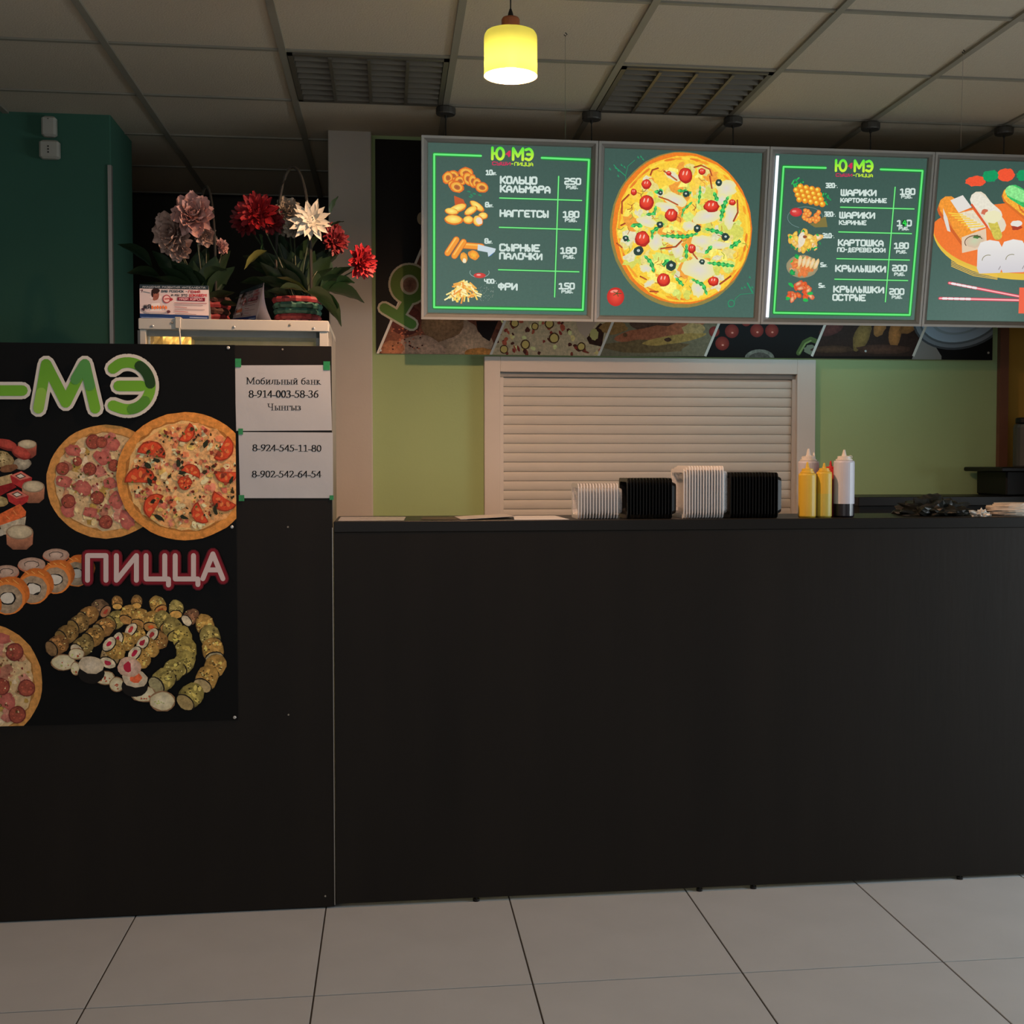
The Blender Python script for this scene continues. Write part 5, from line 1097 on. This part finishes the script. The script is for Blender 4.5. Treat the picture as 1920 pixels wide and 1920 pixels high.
def leaf(parent, base, tip, wd, m=None, droop=.1, side=None, seed=0):
    base, tip = Vector(base), Vector(tip); d = tip-base; L_ = d.length; r_ = random.Random(seed)
    sd = (Vector(side) if side else Vector((r_.uniform(-.3, .3), .35, 1)).cross(d)).normalized(); up = d.cross(sd).normalized()
    if up.z < 0: up = -up
    vs = []; fs = []; n = 8
    for j in range(n+1):
        t_ = j/n; wj = wd/2*math.sin(PI*t_**.8)**.85 if 0 < t_ < 1 else .0006
        mid = base+d*t_+up*(droop*L_*math.sin(PI*t_)); 
        for s_ in (-1, -.5, 0, .5, 1): vs.append(mid+sd*wj*s_+up*(abs(s_)*wj*.28+.0015*math.sin(j*2+s_*3)))
    for j in range(n):
        for i in range(4): fs.append((j*5+i, j*5+i+1, j*5+6+i, j*5+5+i))
    return MB().add(vs, fs).build('leaf', m or M_LEAF, parent, smooth=True)
def basket(parent, cx, cyy, r, h, colors, label=None):
    """woven basket: upright stakes and separate woven bands"""
    nb = len(colors)
    for b in range(nb):
        z0_ = CTZ+.001+h*b/nb; z1_ = CTZ+.001+h*(b+1)/nb-.001; vs = []; fs = []; n = 28
        for i in range(n):
            a_ = 2*PI*i/n; rr_ = r*(.86+.14*(b+.5)/nb)+(.004 if (i+b) % 2 else -.003)
            for z, dr in ((z0_, -.002), ((z0_+z1_)/2, .003), (z1_, -.002)): vs.append((cx+(rr_+dr)*math.cos(a_), cyy+(rr_+dr)*math.sin(a_), z))
        for i in range(n):
            j = (i+1) % n
            for q in (0, 1): fs.append((i*3+q, j*3+q, j*3+q+1, i*3+q+1))
        MB().add(vs, fs).build('woven_band', colors[b], parent)
    MB().lathe([(r*.8, 0), (r*.84, .004), (r*.82, h-.012), (r*.1, h-.014)], 20, (cx, cyy, CTZ+.001)).build('liner', M_WICK, parent)
def arch(parent, cx, cyy, hw, top, m, rr_=.0045, yy=0, lean=0):
    z0_ = CTZ+.01; P = []
    for i in range(25):
        a_ = PI*i/24; zf = math.sin(a_)**.55; P.append((cx-hw*math.cos(a_)+lean*zf, cyy+yy*math.cos(a_), z0_+(top-z0_)*zf))
    MB().tube(P, rr_, 7).build('handle', m, parent)
FYc = cy+.25
def fp(x, y, dy=0): return at(x, y, FYc+dy)
# left arrangement
lb = thing('flower_basket', (fp(372, 598).x, FYc, CTZ), 'basket of pale pink artificial peonies with broad dark leaves, left on the cabinet', 'flower basket')
basket(lb, fp(388, 590).x, FYc, .078, .10, [M_WICK, M_BASKR, M_WICK, M_BASKR, M_WICK])
arch(lb, fp(388, 500).x, FYc, .036, fp(388, 350).z, M_HAND, .0045, .05)
hd = fp(388, 570)
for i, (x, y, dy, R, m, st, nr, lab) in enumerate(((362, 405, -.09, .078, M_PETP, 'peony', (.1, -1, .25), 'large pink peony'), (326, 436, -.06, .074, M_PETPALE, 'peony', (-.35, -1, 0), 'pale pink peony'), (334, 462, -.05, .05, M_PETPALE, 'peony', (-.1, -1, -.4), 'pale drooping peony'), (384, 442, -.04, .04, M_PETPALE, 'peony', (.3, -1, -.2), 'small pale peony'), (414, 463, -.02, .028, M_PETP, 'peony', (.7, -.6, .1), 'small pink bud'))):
    c_ = fp(x, y, dy); flower(lb, c_, nr, R, m, lab, st, i+1)
    MB().tube([Vector((hd.x, FYc, CTZ+.07)), Vector((c_.x*.4+hd.x*.6, FYc+dy*.5, (c_.z+CTZ)/2)), c_+Vector((0, .03, -.01))], .0026, 5).build('stem', M_STEM, lb)
lv = [((285, 500), (221, 458), .085, 0), ((300, 520), (238, 512), .07, 0), ((330, 545), (262, 548), .07, .02), ((320, 520), (285, 470), .06, 0), ((350, 540), (320, 480), .07, -.02), ((380, 560), (345, 500), .08, -.04), ((385, 560), (405, 480), .085, -.05), ((395, 560), (440, 500), .08, -.04), ((385, 575), (440, 548), .07, -.06), ((360, 560), (300, 500), .08, -.05), ((350, 575), (290, 560), .07, -.07), ((400, 540), (432, 470), .05, .03), ((372, 540), (372, 470), .08, .0), ((345, 520), (300, 455), .05, .05), ((410, 575), (452, 575), .05, -.04), ((340, 560), (262, 532), .06, .04), ((388, 530), (425, 505), .09, -.05), ((350, 530), (325, 495), .09, -.06)]
r5 = random.Random(12)
for k in range(16): x_ = 290+k*9; lv.append(((372+r5.uniform(-25, 25), 565), (x_, 490+r5.uniform(-30, 60)), r5.uniform(.06, .09), r5.uniform(-.06, .06)))
for i, (a_, b_, wd, dy) in enumerate(lv): leaf(lb, fp(*a_, dy), fp(*b_, dy-.02), wd, M_LEAF, .08, seed=i)
# right arrangement
rb = thing('flower_basket', (fp(557, 598).x, FYc, CTZ), 'woven red and green basket of red and white artificial flowers, right on the cabinet', 'flower basket')
basket(rb, fp(560, 590).x, FYc-.04, .082, .098, [M_BASKP, M_BASKR, M_BASKG, M_BASKG, M_BASKR])
arch(rb, fp(552, 500).x, FYc-.04, .062, fp(552, 318).z, M_HAND, .0055, .03)
hd = fp(560, 560)
for i, (x, y, dy, R, m, st, nr, lab) in enumerate(((483, 398, -.04, .075, M_PETR, 'carnation', (-.2, -1, .3), 'large red flower'), (462, 412, 0, .058, M_PETDR, 'carnation', (-.5, -1, 0), 'leftmost dark red flower'), (508, 414, -.02, .05, M_PETDR, 'carnation', (.1, -1, -.1), 'dark red flower behind the handle'), (538, 396, 0, .048, M_PETC, 'peony', (0, -1, .3), 'cream flower behind the white one'), (583, 414, -.1, .074, M_PETW, 'aster', (.05, -1, .15), 'large white flower with pointed petals'), (550, 428, -.04, .034, M_PETC, 'peony', (-.2, -1, -.2), 'small cream bud'), (529, 428, 0, .03, M_PETC, 'peony', (-.2, -1, -.4), 'small cream flower'), (628, 452, -.04, .052, M_PETDR, 'carnation', (.5, -1, .1), 'dark red flower beside the white one'), (677, 492, -.08, .064, M_PETR, 'carnation', (.75, -.75, -.1), 'red flower hanging out to the right'), (626, 430, 0, .03, M_PETDR, 'carnation', (.2, -1, .5), 'small dark red bud'))):
    c_ = fp(x, y, dy); flower(rb, c_, nr, R, m, lab, st, i+20)
    MB().tube([Vector((hd.x, FYc-.04, CTZ+.07)), Vector((c_.x*.45+hd.x*.55, FYc-.03+dy*.4, (c_.z+CTZ)/2+.03)), c_+Vector((0, .03, -.01))], .0026, 5).build('stem', M_STEM, rb)
lv = [((500, 470), (458, 505), .05, -.02, M_LEAFY), ((485, 440), (488, 470), .04, 0, M_LEAF2), ((560, 560), (520, 500), .08, -.03, M_LEAF), ((560, 560), (480, 520), .07, 0, M_LEAF), ((560, 555), (545, 470), .09, 0, M_LEAF), ((570, 555), (590, 470), .09, -.02, M_LEAF), ((580, 550), (620, 480), .08, -.02, M_LEAF), ((590, 545), (650, 520), .07, -.04, M_LEAF), ((615, 545), (683, 568), .075, -.08, M_LEAF2), ((600, 548), (668, 545), .06, -.08, M_LEAF2), ((590, 555), (640, 612), .085, -.12, M_LEAF2), ((575, 548), (632, 580), .07, -.14, M_LEAF2), ((520, 520), (580, 550), .03, -.13, M_LEAFY), ((525, 540), (575, 548), .035, -.14, M_LEAF2), ((600, 540), (660, 500), .05, -.05, M_LEAF), ((618, 400), (634, 368), .022, -.05, M_LEAF), ((617, 425), (645, 415), .012, -.03, M_LEAF), ((530, 530), (480, 470), .08, .02, M_LEAF), ((540, 560), (500, 545), .06, -.05, M_LEAF), ((565, 540), (560, 460), .08, .03, M_LEAF), ((540, 540), (525, 455), .07, .02, M_LEAF), ((600, 530), (605, 470), .09, .0, M_LEAF), ((630, 530), (665, 530), .04, -.12, M_LEAF2), ((520, 560), (440, 560), .06, .05, M_LEAF), ((510, 540), (450, 530), .07, .05, M_LEAF), ((500, 510), (455, 480), .07, .05, M_LEAF), ((610, 500), (640, 470), .06, .02, M_LEAF), ((560, 500), (600, 440), .07, .03, M_LEAF), ((530, 480), (510, 430), .06, .04, M_LEAF)]
for k in range(22): x_ = 462+k*8.5; lv.append(((560+r5.uniform(-30, 30), 555), (x_, 470+r5.uniform(-20, 70)), r5.uniform(.05, .085), r5.uniform(-.04, .07), M_LEAF))
for i, (a_, b_, wd, dy, m) in enumerate(lv): leaf(rb, fp(*a_, dy-.02), fp(*b_, dy-.04), wd*(1.4 if m is M_LEAF2 else 1), m, .08, seed=40+i)

# ================================================================== THINGS ON THE COUNTER
def tray_mesh(name, w_, h_, dep, m):
    """shallow food container standing on its long edge: opening to the left (-X), pan to the right; origin at bottom centre"""
    def rr(hw, z0_, z1_, x, r):
        P = []
        for cx_, cz, a0 in ((hw-r, z1_-r, 0), (-hw+r, z1_-r, 90), (-hw+r, z0_+r, 180), (hw-r, z0_+r, 270)):
            for k in range(3): a_ = math.radians(a0+k*45); P.append((x, cx_+r*math.cos(a_), cz+r*math.sin(a_)))
        return P
    R0 = [rr(w_/2, 0, h_, 0, .014), rr(w_/2, 0, h_, .0024, .014), rr(w_/2-.011, .011, h_-.011, .0024, .012), rr(w_/2-.018, .018, h_-.018, dep, .012), rr(w_/2-.020, .020, h_-.020, dep-.0008, .012), rr(w_/2-.0125, .0125, h_-.0125, .0005, .012)]
    n = 12; vs = sum(R0, []); fs = []
    for k in range(6):
        k2 = (k+1) % 6
        if k == 3: continue
        for i in range(n): j = (i+1) % n; fs.append((k*n+i, k*n+j, k2*n+j, k2*n+i))
    fs.append(tuple(3*n+i for i in range(n))); fs.append(tuple(4*n+n-1-i for i in range(n)))
    me = bpy.data.meshes.new(name); me.from_pydata(vs, [], fs); me.materials.append(m); me.materials.append(M_RIM if m is M_CLEAR else M_BLKR)
    for i_, p_ in enumerate(me.polygons): p_.material_index = 1 if i_ < 2*n or 4*n <= i_ < 5*n else 0
    return me
def stack(name, x0, x1, ytop, Y, n, m, label, group, w_, dep=.02, jit=.001, first_up=0):
    a_ = at(x0, 968, Y); b_ = at(x1, 968, Y); h_ = at((x0+x1)/2, ytop, Y).z-CT; me = tray_mesh(name, w_, h_, dep, m); st = (b_.x-a_.x-dep)/(n-1)
    for k in range(n):
        o = bpy.data.objects.new(name, me); sc.collection.objects.link(o)
        o.location = (a_.x+st*k, Y+w_/2+rnd.uniform(-jit, jit), CT+.0004); tag(o, (label.replace('container', 'container at the left end', 1) if k == 0 else label.replace('container', 'container at the right end', 1) if k == n-1 else label), 'food container', group)
        if first_up and k < first_up: o.scale = (1, 1, 1-.06*(first_up-k)/first_up)
stack('clear_container', 1084, 1168, 907, FY+.035, 14, M_CLEAR, 'clear plastic container in the short clear stack beside the papers', 'clear containers in the short left stack', .15)
stack('black_container', 1176, 1270, 897, FY+.03, 15, M_BLKC, 'black plastic container in the black stack between clear stacks', 'black containers in the left black stack', .15)
stack('clear_container', 1282, 1366, 874, FY+.03, 15, M_CLEAR, 'clear plastic container in the tall stack between black stacks', 'clear containers in the tall stack', .19, first_up=2)
stack('black_container', 1370, 1468, 886, FY+.035, 16, M_BLKC, 'black plastic container in the black stack nearest the sauce bottles', 'black containers in the right black stack', .19)
def bottle(px0, px1, ytop_body, ytip, Y, m, mc, label, nm='squeeze_bottle', fill=None, collar=True, ring=False, fillm=None):
    a_, b_ = at(px0, 950, Y), at(px1, 950, Y); r_ = (b_.x-a_.x)/2; cx_ = (a_.x+b_.x)/2; yy = Y+r_; hb_ = at(px0, ytop_body, Y).z-CT; ht = at(px0, ytip, Y).z-CT
    t = thing(nm, (cx_, yy, CT), label, 'sauce bottle')
    body = [(r_*.9, .0005), (r_, .005), (r_, hb_-.008), (r_*.95, hb_-.002), (r_*.7, hb_)]
    if fill:
        hf = at(px0, fill, Y).z-CT
        MB().lathe([(r_*.9, .0005), (r_, .005), (r_, hf)], 28, (cx_, yy, CT)).build('sauce_filled_base', fillm, t, smooth=False)
        MB().lathe([(r_, hf), (r_, hb_-.008), (r_*.95, hb_-.002), (r_*.7, hb_)], 28, (cx_, yy, CT)).build('body', m, t)
    else: MB().lathe(body, 28, (cx_, yy, CT)).build('body', m, t)
    k = (ht-hb_)
    MB().lathe([(r_*.8 if collar else r_*.62, hb_), (r_*.8 if collar else r_*.6, hb_+k*.1), (r_*.66, hb_+k*.13), (r_*.64, hb_+k*.36), (r_*.5, hb_+k*.4), (r_*.2, hb_+k*.42)], 24, (cx_, yy, CT)).build('screw_cap', mc, t)
    MB().lathe([(r_*.26, hb_+k*.4), (r_*.2, hb_+k*.55), (r_*.1, hb_+k*.98), (r_*.05, hb_+k)], 14, (cx_, yy, CT)).build('nozzle', mc, t)
    return t, cx_, yy, r_, hb_, k
t, *_ = bottle(1503, 1535, 887, 866, FY+.045, M_YEL, M_YEL, 'yellow squeeze bottle, left of the two yellow ones')
t, *_ = bottle(1536, 1564, 884, 868, FY+.05, M_YEL, M_YEL, 'yellow squeeze bottle half full, right of the two yellow ones', fill=926, fillm=M_YEL2)
t, *_ = bottle(1549, 1574, 882, 864, FY+.105, M_RED, M_RED, 'red squeeze bottle behind the yellow ones')
t, cx_, yy, r_, hb_, k = bottle(1503, 1541, 864, 841, FY+.13, M_MILK, M_CAPW, 'empty whitish squeeze bottle behind the left yellow one')
MB().lathe([(.003, 0), (.004, .004), (.002, .012)], 8, (cx_+r_*.55, yy, CT+hb_+k*.38)).build('nozzle_stopper', M_CAPW, t)
t, cx_, yy, r_, hb_, k = bottle(1570.5, 1608, 863, 843, FY+.05, M_MILK, M_CAPW, 'tall whitish squeeze bottle with dark sauce in its bottom', fill=945, fillm=M_SOY)
MB().tube([(cx_+r_*.62+.007*math.cos(a_*PI/5), yy, CT+hb_+k*.3+.005*math.sin(a_*PI/5)) for a_ in range(11)], .0012, 5).build('cap_strap', M_CAPW, t)
# crumpled black bag, foil scrap
def lump(name, c_, rx, ry, rz, m, seed, amp, label, cat, peaks=()):
    import bmesh
    bm = bmesh.new(); bmesh.ops.create_icosphere(bm, subdivisions=4, radius=1); r_ = random.Random(seed)
    ds = [(Vector((r_.gauss(0, 1), r_.gauss(0, 1), r_.gauss(0, 1))).normalized(), r_.uniform(2, 6), r_.uniform(0, 6)) for _ in range(14)]
    for v in bm.verts:
        n_ = v.co.normalized(); s_ = 1+sum(amp*math.sin(f*4*n_.dot(d)+p_) for d, f, p_ in ds)/3
        for (d, a_, wd) in peaks: s_ += a_*math.exp(-((n_-Vector(d).normalized()).length/wd)**2)
        q = n_*s_; v.co = (q.x*rx, q.y*ry, max(q.z*rz, -.05*rz) if q.z > -.9 else q.z*.05*rz)
    z0_ = min(v.co.z for v in bm.verts)
    for v in bm.verts: v.co.z -= z0_
    me = bpy.data.meshes.new(name); bm.to_mesh(me); bm.free(); me.materials.append(m); o = bpy.data.objects.new(name, me); sc.collection.objects.link(o); o.location = c_
    return tag(o, label, cat)
p = at(1755, 960, FY+.14); lump('plastic_bag', (p.x, FY+.17, CT+.0005), .118, .1, .058, M_BAG, 5, .12, 'crumpled black plastic bag lying on the counter by the green wall', 'bag', (((.93, 0, .5), .55, .16), ((-.9, 0, .5), .3, .14), ((0, 0, 1), .25, .3)))
p = at(1840, 965, FY+.04); lump('foil_scrap', (p.x, FY+.04, CT+.0005), .026, .02, .017, M_FOIL, 9, .35, 'small crumpled scrap of foil beside the black bag', 'scrap', (((-.85, 0, .7), 1.0, .3),))
# stack of napkins / paper dishes at the right edge
g0 = at(1875, 960, FY+.08).x; nk = None
for k in range(9):
    r0 = .085+.012*min(k, 3)/3-.02*(k > 6)
    n = 26; vs = []; rr = random.Random(k)
    for z, s_ in ((0, 1), (.0038, 1.0)):
        for i in range(n): a_ = 2*PI*i/n; rad = r0*s_*(1+rr.uniform(-.025, .03)); vs.append((rad*math.cos(a_), rad*math.sin(a_)*.8, z))
    fs = [tuple(range(n-1, -1, -1)), tuple(range(n, 2*n))]+[(i, (i+1) % n, (i+1) % n+n, i+n) for i in range(n)]
    o = MB().add(vs, fs).build('napkin', M_NAP, None, org=(0, 0, 0)); o.location = (g0+.093+rnd.uniform(-.006, .006), FY+.15, CT+.012+.0085*k if False else CT+.0006+k*.0048)
    o.scale = (1, 1, 1.2); tag(o, ('topmost cream paper napkin of the pile at the right end of the counter' if k == 8 else 'bottom cream paper napkin of the pile at the right end of the counter' if k == 0 else 'folded cream paper napkin inside the pile at the right end of the counter'), 'napkin', 'cream napkins piled at the right')
# flyers and plastic sleeve at the left end of the counter
def flat(name, P, th, m, label, cat, z=0.0):
    zb2 = CT+.0006+z; n = len(P); vs = [(x, y, zb2+dz) for x, y, dz in P]+[(x, y, zb2+dz+th) for x, y, dz in P]
    o = MB().add(vs, [tuple(range(n-1, -1, -1)), tuple(range(n, 2*n))]+[(i, (i+1) % n, (i+1) % n+n, i+n) for i in range(n)]).build(name, m, None, org=(0, 0, 0)); return tag(o, label, cat)
xs = [at(p_, 972, FY+.02).x for p_ in (634, 757, 790, 875, 972, 1066)]
flat('plastic_sleeve', [(xs[0], FY+.012, 0), (xs[1], FY+.012, 0), (xs[1]+.01, FY+.25, 0), (xs[0], FY+.25, .001)], .0012, M_CLEAR, 'clear plastic sleeve lying at the left end of the counter', 'sleeve')
flat('menu_leaflet', [(xs[2], FY+.05, 0), (xs[3], FY+.012, 0), (xs[3]+.02, FY+.2, 0), (xs[2]+.01, FY+.23, 0)], .0015, mat('dark_leaflet', (.06, .04, .03), .5, nscale=20, namt=.3), 'dark leaflet lying flat on the counter beside the plastic sleeve', 'leaflet', 0)
flat('menu_leaflet', [(xs[3]-.02, FY+.015, .0018), (xs[4], FY+.12, .006), (xs[4]-.02, FY+.3, .006), (xs[3]-.03, FY+.22, .0018)], .0012, mat('grey_leaflet', (.4, .38, .36), .5, nscale=20, namt=.1), 'light grey leaflet overlapping the dark one on the counter', 'leaflet', .0)
flat('paper_sheet', [(xs[4]-.015, FY+.004, 0), (xs[5], FY+.004, 0), (xs[5]-.01, FY+.28, 0), (xs[4]+.01, FY+.28, 0)], .001, M_PAPER, 'plain pale sheet of paper left of the short clear container stack', 'paper')
